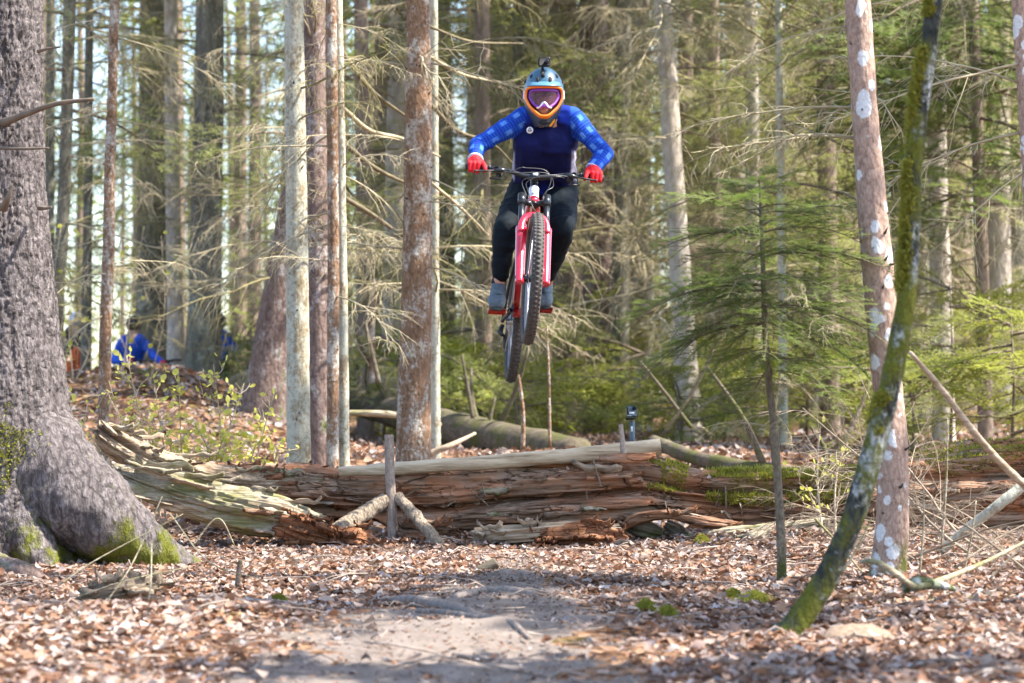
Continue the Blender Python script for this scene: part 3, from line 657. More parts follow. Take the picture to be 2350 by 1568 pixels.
tree('spruce_tree', 'dark brown trunk close behind the lichen-spotted trunk on its left', 29, [(1905, 1010, 52), (1902, 700, 46), (1896, 300, 41), (1892, 0, 38)], B_FARBR, 18, dead=[DD(18, 1.8, 7, .7, 1.3)], live=[LV(8, 2.6, 7)])
tree('spruce_tree', 'pinkish pale trunk half hidden behind the mossy leaning trunk', 27, [(2165, 960, 54), (2160, 700, 50), (2152, 400, 45), (2146, 0, 42)], B_FAR, 18, dead=[DD(12, 1.8, 6, .6, 1.1)], live=[LV(10, 2.8, 6.5)])
tree('spruce_tree', 'narrow dark trunk with bark patches at the right, between green boughs', 25, [(2262, 980, 36), (2258, 800, 33), (2250, 500, 29), (2240, 200, 25), (2232, 0, 23)], B_FARBR, 16, dead=[DD(16, 1.4, 5.5, .6, 1.2)], live=[(FIR, 44, 2.6, 6.0, 1.4, 2.4), LV(5, 3.0, 6)], cs=.8)
tree('spruce_tree', 'trunk with pale lichen spots cut by the top of the right edge', 14.5, [(2392, 1200, 44), (2378, 700, 38), (2358, 300, 36), (2338, 0, 33)], B_SPOT, 15, dead=[(DEADFINE, 5, 2.0, 3.4, .5, .9, (2, 4))], stubs=6, cs=.7)
SPOT, at_spot = tree('spruce_tree', 'slender pinkish trunk with round white lichen spots standing before the mossy log', 11.15, [(2034, 1350, 92), (2040, 1290, 82), (2048, 1180, 74), (2046, 1000, 70), (2030, 820, 66), (2018, 650, 70), (2000, 450, 66), (1984, 250, 60), (1968, 0, 56)], B_SPOT, 14, dead=[(DEADFINE, 5, 1.7, 2.7, .35, .7, (1.8, 4.5))], stubs=18, sides=48, rings=170, amp=.004, cs=.6)
MOSSY, at_mossy = tree('leaning_tree', 'crooked leaning young tree cloaked in green moss and white lichen', 8.85, [(1800, 1470, 84), (1822, 1440, 62), (1885, 1345, 54), (1945, 1220, 50), (1985, 1100, 48), (2018, 980, 46), (2048, 860, 45), (2070, 745, 42), (2085, 640, 39), (2092, 500, 36), (2100, 340, 34), (2122, 170, 36), (2150, -20, 30)], B_MOSSY, 9, stubs=3, crown=False, sides=48, rings=200, amp=.005)

# ---- more wood between and behind, alike and partly hidden
BEHIND = [(870, 44, .5, 0, 'far brown trunk just left of the lone brown trunk'), (905, 33, .36, 1, 'far pale trunk touching the left side of the lone brown trunk'), (840, 30, .2, 0, 'thin far brown stem midway between thin pale trunk and lone brown trunk'),
    (1090, 48, .5, 1, 'far pale trunk below the left glove of the rider'), (1140, 40, .34, 2, 'far grey trunk behind the left trouser leg of the rider'), (1110, 31, .22, 0, 'thin far brown stem left of the rear wheel'), (1200, 52, .55, 0, 'farthest brown trunk straight behind the bike'), (1240, 43, .4, 1, 'far pale trunk straight behind the front wheel'), (1205, 34, .22, 2, 'thin far grey stem straight below the rear wheel'),
    (1445, 46, .5, 0, 'far brown trunk right above the stick-mounted camera'), (1475, 38, .3, 1, 'far pale stem just right of the stick-mounted camera'), (1420, 33, .25, 2, 'thin far grey stem between broad red-brown trunk and stick-mounted camera'), (1570, 36, .25, 0, 'thin far brown stem beside the foot of the leaning whitish trunk'), (1600, 44, .5, 2, 'far grey trunk right of the leaning whitish trunk'),
    (1690, 50, .5, 1, 'farthest pale trunk left of the tip of the fir sapling'), (1760, 42, .4, 0, 'far brown trunk just right of the tip of the fir sapling'), (1830, 46, .45, 1, 'far pale trunk right of the thin whitish trunk by the fir sapling'), (1860, 37, .3, 2, 'far grey stem over the right boughs of the fir sapling'), (1945, 41, .5, 0, 'far brown trunk hidden behind the lichen-spotted trunk'),
    (2075, 40, .45, 1, 'far pale trunk between the spotted trunk and the mossy leaning trunk'), (2110, 34, .3, 2, 'far grey stem right behind the mossy leaning trunk'), (2205, 44, .5, 0, 'far brown trunk left of the narrow dark trunk at the right'), (2290, 38, .4, 1, 'far pale trunk right of the narrow dark trunk at the right'), (2330, 47, .5, 2, 'far grey trunk at the very right edge'), (2400, 36, .4, 0, 'far brown trunk just outside the right edge'), (-60, 44, .5, 2, 'far grey trunk hidden behind the huge left spruce')]
for k, (px, d, dia, mk, lab) in enumerate(BEHIND):
    w_ = dia/d*FPX; lean = random.gauss(0, 10); gap = px < 620
    tree('spruce_tree', lab, d, [(px, 1000, w_*1.15), (px+lean*.3, 700, w_), (px+lean, 0, w_*.85)], (B_FARBR, B_FAR, B_GREY)[mk], 20,
         dead=[DD(10 if gap else 26, 1.2, 9, .7, 1.5)], live=[LV(5 if gap else 14, 5.5 if gap else 1.6, 10, .8, 1.6)]+([] if gap else [BR(6, .5, 2.4)]), stubs=0, group='conifer trunks crowding the wood far behind', seed=900+k, cat='tree')

# ---- the far wood, one mass
def far_wood():
    r = np.random.RandomState(77); tr, fo = MB(), MB()
    for k in range(165):
        d = r.uniform(56, 125); px = r.uniform(-700, 3050)
        gap = (90 < px < 455) or (520 < px < 670)
        if gap and r.random_sample() < .38: continue
        x = (px-CX)/FPX*d; z0 = gzs(x, d); h = r.uniform(17, 24); rad = r.uniform(.14, .3)
        p = np.array([[x, d, z0-.3], [x+r.normal(0, .15), d, z0+h*.5], [x+r.normal(0, .3), d, z0+h]]); tr.add(*sweep(p, [rad, rad*.7, rad*.1], 6, cap=False))
        lo = z0+(3.0 if gap else r.uniform(.2, 2.5)); nb = 760
        f = r.uniform(0, 1, nb)**1.1; zz = lo+(z0+h-lo)*f; rr = (2.6*(1-f)**.7+.3)*np.sqrt(r.uniform(.05, 1, nb)); az = r.uniform(0, 6.283, nb)
        c = np.stack([x+np.cos(az)*rr, d+np.sin(az)*rr, zz-.25*rr], 1)
        o = np.stack([np.cos(az), np.sin(az), -r.uniform(.2, .8, nb)], 1)*r.uniform(.16, .42, nb)[:, None]; s = np.stack([-np.sin(az), np.cos(az), r.normal(0, .5, nb)], 1)*r.uniform(.025, .06, nb)[:, None]
        V = np.stack([c-s, c+s, c+o+s*.4, c+o-s*.4], 1).reshape(-1, 3); b = np.arange(nb)[:, None]*4
        fo.add(V, np.concatenate([b+np.array([[0, 1, 2]]), b+np.array([[0, 2, 3]])]))
    wd = tr.ob('far_wood', B_FARBR); tag(wd, 'far mass of conifer wood closing the view', None, None, 'stuff')
    f = fo.ob('foliage', MAT_SPRUCE, wd, False); return wd
far_wood()
# ================================================================== the rotten log and what lies on and under it
W_ROT = wood('rotten_wood', [(.30, (.03, .018, .012)), (.43, (.15, .088, .056)), (.55, (.32, .215, .15)), (.72, (.52, .43, .36))], (1.6, 22, 22), 1.0, orange=(.34, .15, .075), crack=(3.2, 20, 20))
W_GREY = wood('grey_green_wood', [(.25, (.06, .045, .03)), (.45, (.27, .22, .155)), (.6, (.43, .38, .29)), (.75, (.58, .53, .44))], (1.6, 30, 30), 1.0, green=(.19, .19, .06))
W_RED = wood('red_rotten_wood', [(.28, (.035, .016, .01)), (.45, (.20, .085, .042)), (.6, (.36, .18, .10)), (.78, (.50, .32, .22))], (5, 18, 18), 1.0, crack=(22, 30, 30))
W_TAN = wood('tan_splinter_wood', [(.28, (.12, .08, .055)), (.5, (.34, .265, .19)), (.75, (.56, .48, .39))], (2, 26, 26), .8)
W_POLE = wood('peeled_pole_wood', [(.34, (.13, .085, .05)), (.44, (.34, .26, .17)), (.54, (.50, .41, .29)), (.75, (.60, .52, .40))], (2.2, 16, 16), .8, streak=45)
W_DARK = wood('dark_fallen_wood', [(.25, (.03, .024, .018)), (.5, (.11, .09, .065)), (.75, (.22, .19, .145))], (1.5, 14, 14), .9, green=(.09, .10, .025))
MAT_MOSS = leafmat('moss', (.15, .165, .02), (.36, .345, .06), .35, .8, sc=9)
W_UP = wood('brown_grey_wood', [(.28, (.045, .03, .02)), (.43, (.20, .14, .095)), (.57, (.37, .29, .21)), (.74, (.55, .48, .38))], (1.6, 26, 26), 1.0)

def fibre_log(name, X, ex, mat, rt, sides=120, amp=1.0, sd_=0, terr=.03, flat=None, ends=.0, cav=None, xgrain=True):
    """a rotten length of wood swept along X (world); ex: radii (n,1|2). fibrous, stepped and gouged surface"""
    V, Fs, D, a = sweep(X, ex if ex.shape[1] == 2 else np.repeat(ex, 2, 1), sides, ref=(0, 0, 1), full=True)
    nv = len(D); n_ = len(X); s = np.concatenate([[0], np.cumsum(np.linalg.norm(np.diff(X, axis=0), axis=1))])
    S = np.repeat(s, sides); Ang = np.tile(a, n_); rm = np.repeat(ex.mean(1), sides)
    q = np.stack([S, np.cos(Ang)*2, np.sin(Ang)*2], 1)+sd_*7.7
    d = fbm(q*np.array([1.6, 1.2, 1.2]), 3, 1)*.10*rm*2
    d += ridge(q*np.array([2.6, 4.0, 4.0]), 3, 4)*.013*amp+ridge(q*np.array([5.5, 12, 12]), 2, 9)*.006*amp+fbm(q*np.array([5, 4, 4]), 3, 31)*.018*amp
    k = fbm(q*np.array([1.5, 3.2, 3.2]), 3, 14); d += terr*(np.floor(k*5+.5+.35*vn(q*np.array([4, 16, 16]), 3))/5.0)*amp*1.6
    d += fbm(q*np.array([9, 26, 26]), 2, 22)*.004*amp
    if cav is not None: d += cav(S, Ang, q)
    Dn = D/(np.linalg.norm(D, axis=1)[:, None]+1e-9)
    V[:nv] += Dn*np.maximum(d, -.85*np.linalg.norm(D, axis=1))[:, None]
    if ends:
        T = np.gradient(X, axis=0); T /= np.linalg.norm(T, axis=1)[:, None]; rag = vn(np.stack([Ang*0, np.cos(Ang)*4.5, np.sin(Ang)*4.5], 1)+sd_, 5)*ends
        for e_, sg in ((0, -1), (n_-1, 1)):
            for m in range(4):
                rr = e_+m if e_ == 0 else e_-m; sl = slice(rr*sides, (rr+1)*sides); V[sl] += T[rr]*sg*(rag[sl]*(1-m/4.0))[:, None]
    return ob(name, mesh(name, pv(V, rt), Fs, mat), rt), V[:nv].reshape(n_, sides, 3), a

LD = 14.72
LOG = root('rotten_log', (0.6, LD, gzs(.6, LD)), 'long rotten fallen log, reddish and splintered, lying across the trail', 'log')
prof = [(430, 1068, 1180), (560, 1068, 1205), (700, 1076, 1215), (800, 1092, 1216), (1000, 1088, 1214), (1130, 1076, 1206), (1250, 1062, 1202), (1400, 1048, 1196), (1475, 1046, 1192), (1520, 1064, 1190), (1560, 1082, 1188), (1650, 1092, 1194), (1800, 1090, 1200), (1960, 1082, 1214), (2080, 1050, 1222), (2200, 1030, 1222), (2350, 1018, 1214), (2560, 1012, 1214), (2760, 1030, 1214)]
Xc = A(*[P(x, (t+b)/2, LD) for x, t, b in prof]); rr_ = np.array([(b-t)/2/FPX*LD for x, t, b in prof])
X, ex = resample(Xc, 620, rr_); X = np.concatenate([X]); 
def hollow(S, Ang, q):
    # dark hollows low on the front (front is where sin(ang)<0 side faces the camera) and a step at the top
    low = np.exp(-((np.cos(Ang)+.5)/.42)**2); return -.22*low*sst(-.05, .25, vn(q*np.array([1.3, .5, .5]), 41))-.14*np.exp(-((np.cos(Ang)-.40)/.15)**2)*sst(.05, .3, vn(q*np.array([1.7, .5, .5]), 43))
main, LV_, la = fibre_log('trunk', X, ex, W_ROT, LOG, 150, 1.0, 1, .05, cav=hollow)
SX = LV_.mean(1)[:, 0]
def on_log(x, ang_deg, lift=.0):
    "point on the log's surface: ang 0 = top, 90 = front"
    k = int(np.argmin(np.abs(SX-x))); ring = LV_[k]; c = ring.mean(0); v = ring-c
    t = math.radians(ang_deg); dirv = np.array([0, -math.sin(t), math.cos(t)]); m = int(np.argmax((v@dirv)/np.linalg.norm(v, axis=1)))
    return ring[m]+dirv*lift, dirv
def slab_mesh(seed, L=1.0):
    "a flake of wood, length 1 along x, ragged ends"
    r = random.Random(seed); n_ = 9; y0 = r.uniform(.05, .1); V = []; 
    for k in range(n_):
        t = k/(n_-1); wd = y0*(.35+.65*math.sin(math.pi*min(1, max(0, t*.9+.05)))**.5)*r.uniform(.7, 1.2); th = .014*r.uniform(.6, 1.4); cy_ = r.gauss(0, .008); cz_ = .05*(t-.5)**2*r.choice((1, -1, 2))
        V += [[t-.5+r.gauss(0, .012), cy_-wd, cz_], [t-.5+r.gauss(0, .012), cy_-wd*.4, cz_+th], [t-.5+r.gauss(0, .012), cy_+wd*.5, cz_+th*r.uniform(.7, 1.2)], [t-.5+r.gauss(0, .012), cy_+wd, cz_], [t-.5, cy_, cz_-th*.6]]
    V = np.array(V); F = []
    for k in range(n_-1):
        for j in range(5): F.append([k*5+j, (k+1)*5+j, (k+1)*5+(j+1) % 5, k*5+(j+1) % 5])
    F3 = [[0, 1, 4], [1, 2, 4], [2, 3, 4]]; e = (n_-1)*5; F3 += [[e+1, e, e+4], [e+2, e+1, e+4], [e+3, e+2, e+4]]
    return V, [np.array(F), np.array(F3)]
SLAB = {m_.name: [mesh('wood_flake', *slab_mesh(60+k), m_, smooth=False) for k in range(5)] for m_ in (W_ROT, W_GREY, W_RED, W_TAN, W_DARK, W_UP)}
def put_flake(rt, p, nrm, L, wdt, mat, yaw=0.0, name='wood_flake', tan=(1, 0, 0)):
    o = ob(name, random.choice(SLAB[mat.name]), rt); n = Vector(nrm).normalized(); x = Vector(tan); x = (x-n*x.dot(n)).normalized(); x.rotate(Matrix.Rotation(yaw, 3, n)); y = n.cross(x)
    M_ = Matrix(((x.x, y.x, n.x), (x.y, y.y, n.y), (x.z, y.z, n.z))).to_4x4(); M_ = M_@Matrix.Diagonal((L, wdt, random.uniform(.8, 1.6), 1)); M_.translation = Vector(tuple(p))-rt.location
    o.matrix_local = M_; return o
for k in range(44):
    x = random.uniform(-1.75, 3.2); a_ = random.uniform(12, 135)
    if x > 1.1 and a_ < 85 and x < 2.15: continue
    p, n_ = on_log(x, a_, .002)
    mt = random.choices((W_ROT, W_TAN, W_RED, W_GREY), (5, 2.2, 2, 1))[0]
    put_flake(LOG, p, n_, random.uniform(.06, .30), random.uniform(.12, .40), mt, random.gauss(0, .07))
for k in range(40):
    x = random.uniform(-1.2, 2.6); a_ = random.uniform(60, 135); p, n_ = on_log(x, a_, .01); o = put_flake(LOG, p, n_, random.uniform(.06, .2), random.uniform(.05, .1), W_TAN, random.uniform(-1.7, 1.7), 'splinter')
# leaves and crumbs caught on the log
_p = []
for k in range(420):
    x = random.uniform(-1.9, 3.2); _p.append(on_log(x, random.choice((random.uniform(-40, 35), random.uniform(40, 110))), .004)[0])
_V, _F, _C = scatter(len(_p), np.array(_p), np.random.RandomState(3).uniform(.012, .05, len(_p)), .5, np.random.RandomState(4), np.zeros(len(_p)))
_o = ob('caught_leaves', mesh('caught_leaves', pv(_V, LOG), [_F], MAT_LITTER, smooth=False, col=_C), LOG); _o['kind'] = 'stuff'
# moss: a cushion of tiny shoots
def moss_on(rt, pts, nrms, ln=.018, name='moss', wd=.004, seed=1):
    r = np.random.RandomState(seed); n_ = len(pts); t = r.normal(0, 1, (n_, 3)); nn = nrms+.55*t; nn /= np.linalg.norm(nn, axis=1)[:, None]; nn[:, 2] += .1
    s = np.cross(nn, r.normal(0, 1, (n_, 3))); s /= np.linalg.norm(s, axis=1)[:, None]; L = ln*r.uniform(.5, 1.3, n_)[:, None]
    V = np.stack([pts-s*wd, pts+s*wd, pts+nn*L*.6+s*wd*.9, pts+nn*L], 1).reshape(-1, 3); b = np.arange(n_)[:, None]*4
    o = ob(name, mesh(name, pv(V, rt), [np.concatenate([b+np.array([[0, 1, 2]]), b+np.array([[0, 2, 3]])])], MAT_MOSS, smooth=False), rt); o['kind'] = 'stuff'; return o
def moss_patch_log(x0, x1, a0, a1, n_, thr, seed, ln=.02):
    r = np.random.RandomState(seed); pts, nr = [], []
    for k in range(n_*3):
        x = r.uniform(x0, x1); a_ = r.uniform(a0, a1); e = min(x-x0, x1-x)/.25
        if vn(np.array([[x*5, a_*.06, seed]]), 9)[0]+min(e, 1)*.8-max(0, (a_-55)/60) < thr: continue
        p, d = on_log(x, a_, -.002); pts.append(p); nr.append(d)
        if len(pts) >= n_: break
    return moss_on(LOG, np.array(pts), np.array(nr), ln, seed=seed)
XP = lambda px, d=LD: (px-CX)/FPX*d
moss_patch_log(XP(1615), XP(1985), -70, 105, 15000, -.05, 5, .034)
moss_patch_log(XP(1480), XP(1570), -50, 110, 2600, .1, 6, .024)
moss_patch_log(XP(2100), XP(2420), -70, 60, 5000, .1, 7, .026)

# ---- two splintered slabs broken off the left end
UP = root('broken_slab', tuple(P(330, 1100, 14.45)), 'splintered grey upper slab of the broken log, curving up to the left', 'wood slab')
X, ex = resample(A(*[P(x, y, d) for x, y, d in ((226, 985, 14.2), (262, 1012, 14.22), (330, 1050, 14.3), (430, 1085, 14.4), (540, 1105, 14.5), (650, 1110, 14.6), (740, 1108, 14.65))]), 190, np.array([[24, 30], [44, 34], [48, 36], [46, 36], [40, 34], [30, 30], [12, 20]])/1.6/FPX*14.4)
_, SV1, _ = fibre_log('slab', X, ex, W_UP, UP, 80, .9, 3, .03, ends=.06)
LO = root('broken_slab', tuple(P(520, 1200, 13.95)), 'greenish grey lower slab of the broken log, slanting down to red rot', 'wood slab')
X, ex = resample(A(*[P(x, y, d) for x, y, d in ((272, 1085, 14.05), (340, 1112, 14.0), (430, 1140, 13.98), (540, 1168, 13.96), (640, 1188, 13.96), (720, 1206, 14.0))]), 190, np.array([[10, 12], [44, 26], [52, 34], [50, 36], [44, 36], [30, 30]])/1.35/FPX*14.0)
_, SV2, _ = fibre_log('slab', X, ex, W_GREY, LO, 90, 1.0, 5, .035, ends=.09)
for (rt, SV) in ((UP, SV1), (LO, SV2)):
    for k in range(16):
        i_ = random.randint(14, len(SV)-24); ring = SV[i_]; c = ring.mean(0); v = ring-c; t = math.radians(random.uniform(0, 120)); dv = np.array([0, -math.sin(t), math.cos(t)]); m = int(np.argmax(v@dv)); T = SV[i_+3].mean(0)-SV[i_-3].mean(0)
        o = put_flake(rt, ring[m]+dv*.004, dv, random.uniform(.1, .36), random.uniform(.08, .26), random.choice((W_GREY, W_GREY, W_TAN, W_ROT)), random.gauss(0, .05), tan=tuple(T))
# red cubical rot where the lower slab ends
def chunk(name, label, pts_px, rad_px, mat, sd_, terr=.06, fl=None, cat='wood chunk'):
    W = [P(*p) for p in pts_px]; d = pts_px[0][2]; lo = W[len(W)//2]; rt = root(name, (lo.x, lo.y, gzs(lo.x, lo.y)), label, cat)
    X, ex = resample(A(*W), 60, np.array(rad_px, float)/FPX*d); _, SV, _ = fibre_log('block', X, ex, mat, rt, 44, .8, sd_, terr, ends=.03)
    for k in range(fl or 0):
        i_ = random.randint(4, len(SV)-5); ring = SV[i_]; t = math.radians(random.uniform(0, 120)); dv = np.array([0, -math.sin(t), math.cos(t)]); m = int(np.argmax((ring-ring.mean(0))@dv))
        put_flake(rt, ring[m]+dv*.003, dv, random.uniform(.04, .15), random.uniform(.10, .30), mat, random.gauss(0, .2))
    return rt
chunk('wood_chunk', 'red crumbling rot at the end of the greenish slab', [(640, 1205, 13.9), (700, 1222, 13.88), (770, 1240, 13.85)], [[22, 24], [30, 30], [10, 14]], W_RED, 11, fl=14)
chunk('wood_chunk', 'bright orange lump of rotten wood at the foot of the tall stake', [(770, 1252, 13.9), (815, 1248, 13.85), (868, 1262, 13.85)], [[8, 10], [22, 26], [8, 12]], W_RED, 12, fl=12)
chunk('wood_chunk', 'red-brown blocky lump of rotten wood lying below the middle of the log', [(1190, 1250, 14.1), (1280, 1240, 14.05), (1360, 1238, 14.05), (1440, 1246, 14.05)], [[8, 12], [20, 24], [26, 30], [8, 12]], W_RED, 13, fl=22)
chunk('wood_chunk', 'cracked brown wedge of rotten wood between the props under the log', [(925, 1225, 14.25), (985, 1228, 14.2), (1050, 1240, 14.2)], [[20, 20], [26, 26], [12, 14]], W_ROT, 14, fl=10)
chunk('fallen_slab', 'long pale splintered slab lying flat under the middle of the log', [(1085, 1232, 14.1), (1180, 1224, 14.08), (1300, 1214, 14.1), (1418, 1210, 14.15)], [[8, 12], [15, 24], [13, 22], [5, 8]], W_TAN, 15, .03, 6, 'wood slab')
chunk('loose_bark', 'curved sheet of torn brown wood hanging below the log right of the middle', [(1425, 1212, 14.35), (1470, 1188, 14.3), (1540, 1182, 14.3), (1620, 1198, 14.3), (1700, 1206, 14.35)], [[4, 10], [9, 20], [8, 22], [10, 22], [4, 8]], W_ROT, 16, .02, 4, 'bark')
chunk('stone', 'dark rounded stone tucked in the hollow under the log', [(1440, 1205, 14.42), (1475, 1214, 14.38), (1520, 1226, 14.4)], [[8, 10], [17, 18], [10, 12]], W_DARK, 17, .01, 0, 'stone')
chunk('wood_chunk', 'dark slanted root piece in the hollow beside the rounded stone', [(1530, 1205, 14.45), (1560, 1222, 14.4), (1575, 1240, 14.35)], [[7, 8], [12, 12], [6, 8]], W_DARK, 18, .01, 0)
chunk('fallen_branch', 'grey branch lying under the log before the mossy part', [(1570, 1236, 14.3), (1680, 1226, 14.25), (1800, 1214, 14.25), (1900, 1196, 14.2)], [[8, 8], [13, 13], [11, 11], [4, 4]], W_GREY, 19, .012, 0, 'branch')
chunk('fallen_branch', 'thick dark branch lying behind the mossy leaning trunk under the log', [(1760, 1232, 14.3), (1900, 1222, 14.2), (2040, 1232, 14.2), (2200, 1240, 14.3)], [[9, 9], [16, 16], [15, 15], [9, 9]], W_DARK, 20, .012, 0, 'branch')
chunk('wood_chunk', 'mossy tilted board under the mossy end of the log', [(1700, 1246, 14.05), (1730, 1234, 14.0), (1765, 1212, 14.05)], [[6, 10], [13, 20], [5, 10]], W_GREY, 21, .02, 2)

# ---- pole, stakes and props
POLE = root('log_pole', tuple(P(1150, 1062, 14.5)), 'peeled pale pole resting along the top of the rotten log', 'pole')
X, ex = resample(A(*[P(x, y, 14.58) for x, y in ((778, 1083), (900, 1076), (1050, 1066), (1200, 1055), (1350, 1043), (1516, 1026))]), 130, np.array([12, 14.5, 16, 17, 18.5, 20.5])/FPX*14.58)
V, Fs, D, a = sweep(X, ex[:, 0], 36, cap=False, full=True); V += (D/np.linalg.norm(D, axis=1)[:, None])*(fbm(V*np.array([5, 18, 18]), 3)*.007+fbm(V*9, 2, 7)*.006)[:, None]
ob('pole_body', mesh('pole_body', pv(V, POLE), Fs, W_POLE), POLE)
g = G('cut_end_wood', .85, .2); g.coords(False); c = g.noise((40, 18, 18), 4); g.base(g.ramp(c, [(.3, (.28, .17, .09)), (.6, (.5, .36, .22)), (.8, (.62, .5, .36))])); MAT_END = g.m
for e_ in (0, -1):
    ring = V.reshape(-1, 36, 3)[e_]; cc = ring.mean(0); nV = np.concatenate([ring, cc[None]]); j = np.arange(36); F_ = np.stack([j, (j+1) % 36, np.full(36, 36)], 1)
    ob('cut_end', mesh('cut_end', pv(nV, POLE), [F_ if e_ else F_[:, ::-1]], MAT_END), POLE)
rootlike([(1375, 1052, 14.35, 10), (1440, 1052, 14.33, 22), (1505, 1046, 14.34, 12)], W_ROT, POLE, 'bark_remnant', 20, 24, .005, 3, .5)
def stick(name, label, pts_px, mat, cat='stick', sides=16, n_=40, amp=.004, group=None, ground=False):
    W = [P(x, y, d) for x, y, d, w_ in pts_px]; low = min(W, key=lambda v: v.z); rt = root(name, tuple(low), label, cat, group)
    X, ex = resample(A(*W), n_, np.array([w_/2/FPX*d for x, y, d, w_ in pts_px])); V, Fs, D, a = sweep(X, ex[:, 0], sides, full=True); nv = len(D)
    V[:nv] += (D/(np.linalg.norm(D, axis=1)[:, None]+1e-9))*(fbm(V[:nv]*22, 3)*amp+ridge(V[:nv]*60, 2)*amp*.4)[:, None]
    # grain along the stick
    o = ob('stick_body' if cat != 'stake' else 'post', mesh(name, pv(V, rt), Fs, mat), rt); return rt
B_STAKE = bark('bark_stake', ((.12, .09, .07), (.27, .215, .18), (.42, .36, .31)), 50, .3, bump=.6)
stick('stake', 'tall grey-brown stake standing upright in front of the pale pole', [(893, 998, 14.3, 21), (894, 1060, 14.3, 22), (898, 1150, 14.28, 22), (902, 1265, 14.25, 24)], B_STAKE, 'stake', 20, 60, .003)
stick('stake', 'short stake holding the right end of the pale pole', [(1424, 974, 14.38, 11), (1428, 1010, 14.38, 12), (1431, 1042, 14.36, 14)], B_STAKE, 'stake', 14, 30, .002)
B_PROP = bark('bark_prop', ((.10, .07, .05), (.29, .23, .17), (.46, .39, .31)), 60, .16, bump=1.0)
stick('prop_branch', 'weathered prop slanting down left from the tall stake', [(884, 1146, 14.28, 30), (820, 1190, 14.12, 36), (760, 1228, 13.98, 38), (722, 1256, 13.9, 30)], B_PROP, 'branch', 28, 80, .013)
stick('prop_branch', 'bleached prop slanting down right from the tall stake', [(912, 1140, 14.3, 22), (950, 1180, 14.15, 26), (985, 1222, 14.0, 26), (1012, 1256, 13.95, 28)], B_PROP, 'branch', 28, 80, .012)
# ================================================================== mountain bike (local: x forward, y to the rider's left, z up, origin at the rear axle)
M_RED = plain('red_gloss_paint', (.55, .008, .035), .25, spec=.6, coat=.8)
M_DKRED = plain('deep_red_paint', (.35, .008, .015), .3, spec=.6, coat=.6)
M_BLACK = plain('black_anodised', (.018, .021, .026), .3, .4, .6)
M_SATIN = plain('satin_black', (.02, .02, .022), .55)
M_TYRE = plain('muddy_tyre_rubber', (.058, .050, .045), .85, var=.45, bump=.4, sc=45)
M_RUB = plain('black_rubber', (.022, .022, .024), .8)
M_STEEL = plain('bright_steel', (.62, .63, .66), .28, .95)
M_SILVER = plain('silver_grey_paint', (.62, .64, .68), .4, .2, coat=.3)
M_WHITE = plain('white_print', (.82, .82, .84), .5)
M_PEDAL = plain('red_anodised', (.42, .03, .02), .35, .5)
M_RIM = plain('worn_rim', (.16, .18, .22), .4, .5, var=.3, sc=12)
M_CABLE = plain('cable_housing', (.06, .062, .066), .35)
def bend(pts, n_=24): return resample(np.array(pts, float), n_)
def tube(pts, r, sides=14, n_=0): return sweep(bend(pts, n_) if n_ else np.array(pts, float), r, sides)
def ring(c, R0, prof, n_=96):
    "solid of revolution about local y: prof = [(radius offset, y)] closed loop"
    a = np.linspace(0, 2*math.pi, n_, endpoint=False); m = len(prof); pr = np.array(prof, float)
    V = np.stack([np.cos(a)[:, None]*(R0+pr[:, 0]), np.ones(n_)[:, None]*pr[:, 1], np.sin(a)[:, None]*(R0+pr[:, 0])], -1).reshape(-1, 3)+np.array(c)
    i = np.arange(n_)[:, None]*m; i2 = ((np.arange(n_)+1) % n_)[:, None]*m; j = np.arange(m)[None, :]; k = (j+1) % m
    return V, [np.stack([i+j, i+k, i2+k, i2+j], -1).reshape(-1, 4)]
def text_mesh(txt, size, mat, depth=.0006, name='lettering', shear=0.0):
    cu = bpy.data.curves.new('lettering', 'FONT'); cu.body = txt; cu.size = size; cu.extrude = depth; cu.align_x = 'CENTER'; cu.align_y = 'CENTER'; cu.shear = shear
    cu.resolution_u = 3; o = bpy.data.objects.new('lettering', cu); COL.objects.link(o); dg = bpy.context.evaluated_depsgraph_get()
    me = bpy.data.meshes.new_from_object(o.evaluated_get(dg)); bpy.data.objects.remove(o); bpy.data.curves.remove(cu); me.name = name
    me.materials.clear(); me.materials.append(mat); return me
def place(o, origin, xd, nd):
    "put a flat mesh (xy plane) at origin with its x along xd, facing nd"
    x = Vector(xd).normalized(); n = Vector(nd); n = (n-x*n.dot(x)).normalized(); y = n.cross(x)
    M_ = Matrix(((x.x, y.x, n.x), (x.y, y.y, n.y), (x.z, y.z, n.z))).to_4x4(); M_.translation = Vector(origin); o.matrix_local = M_; return o
def lp(o_name, mbv, mat, parent, smooth=True): return mbv.ob(o_name, mat, parent, smooth, local=False)

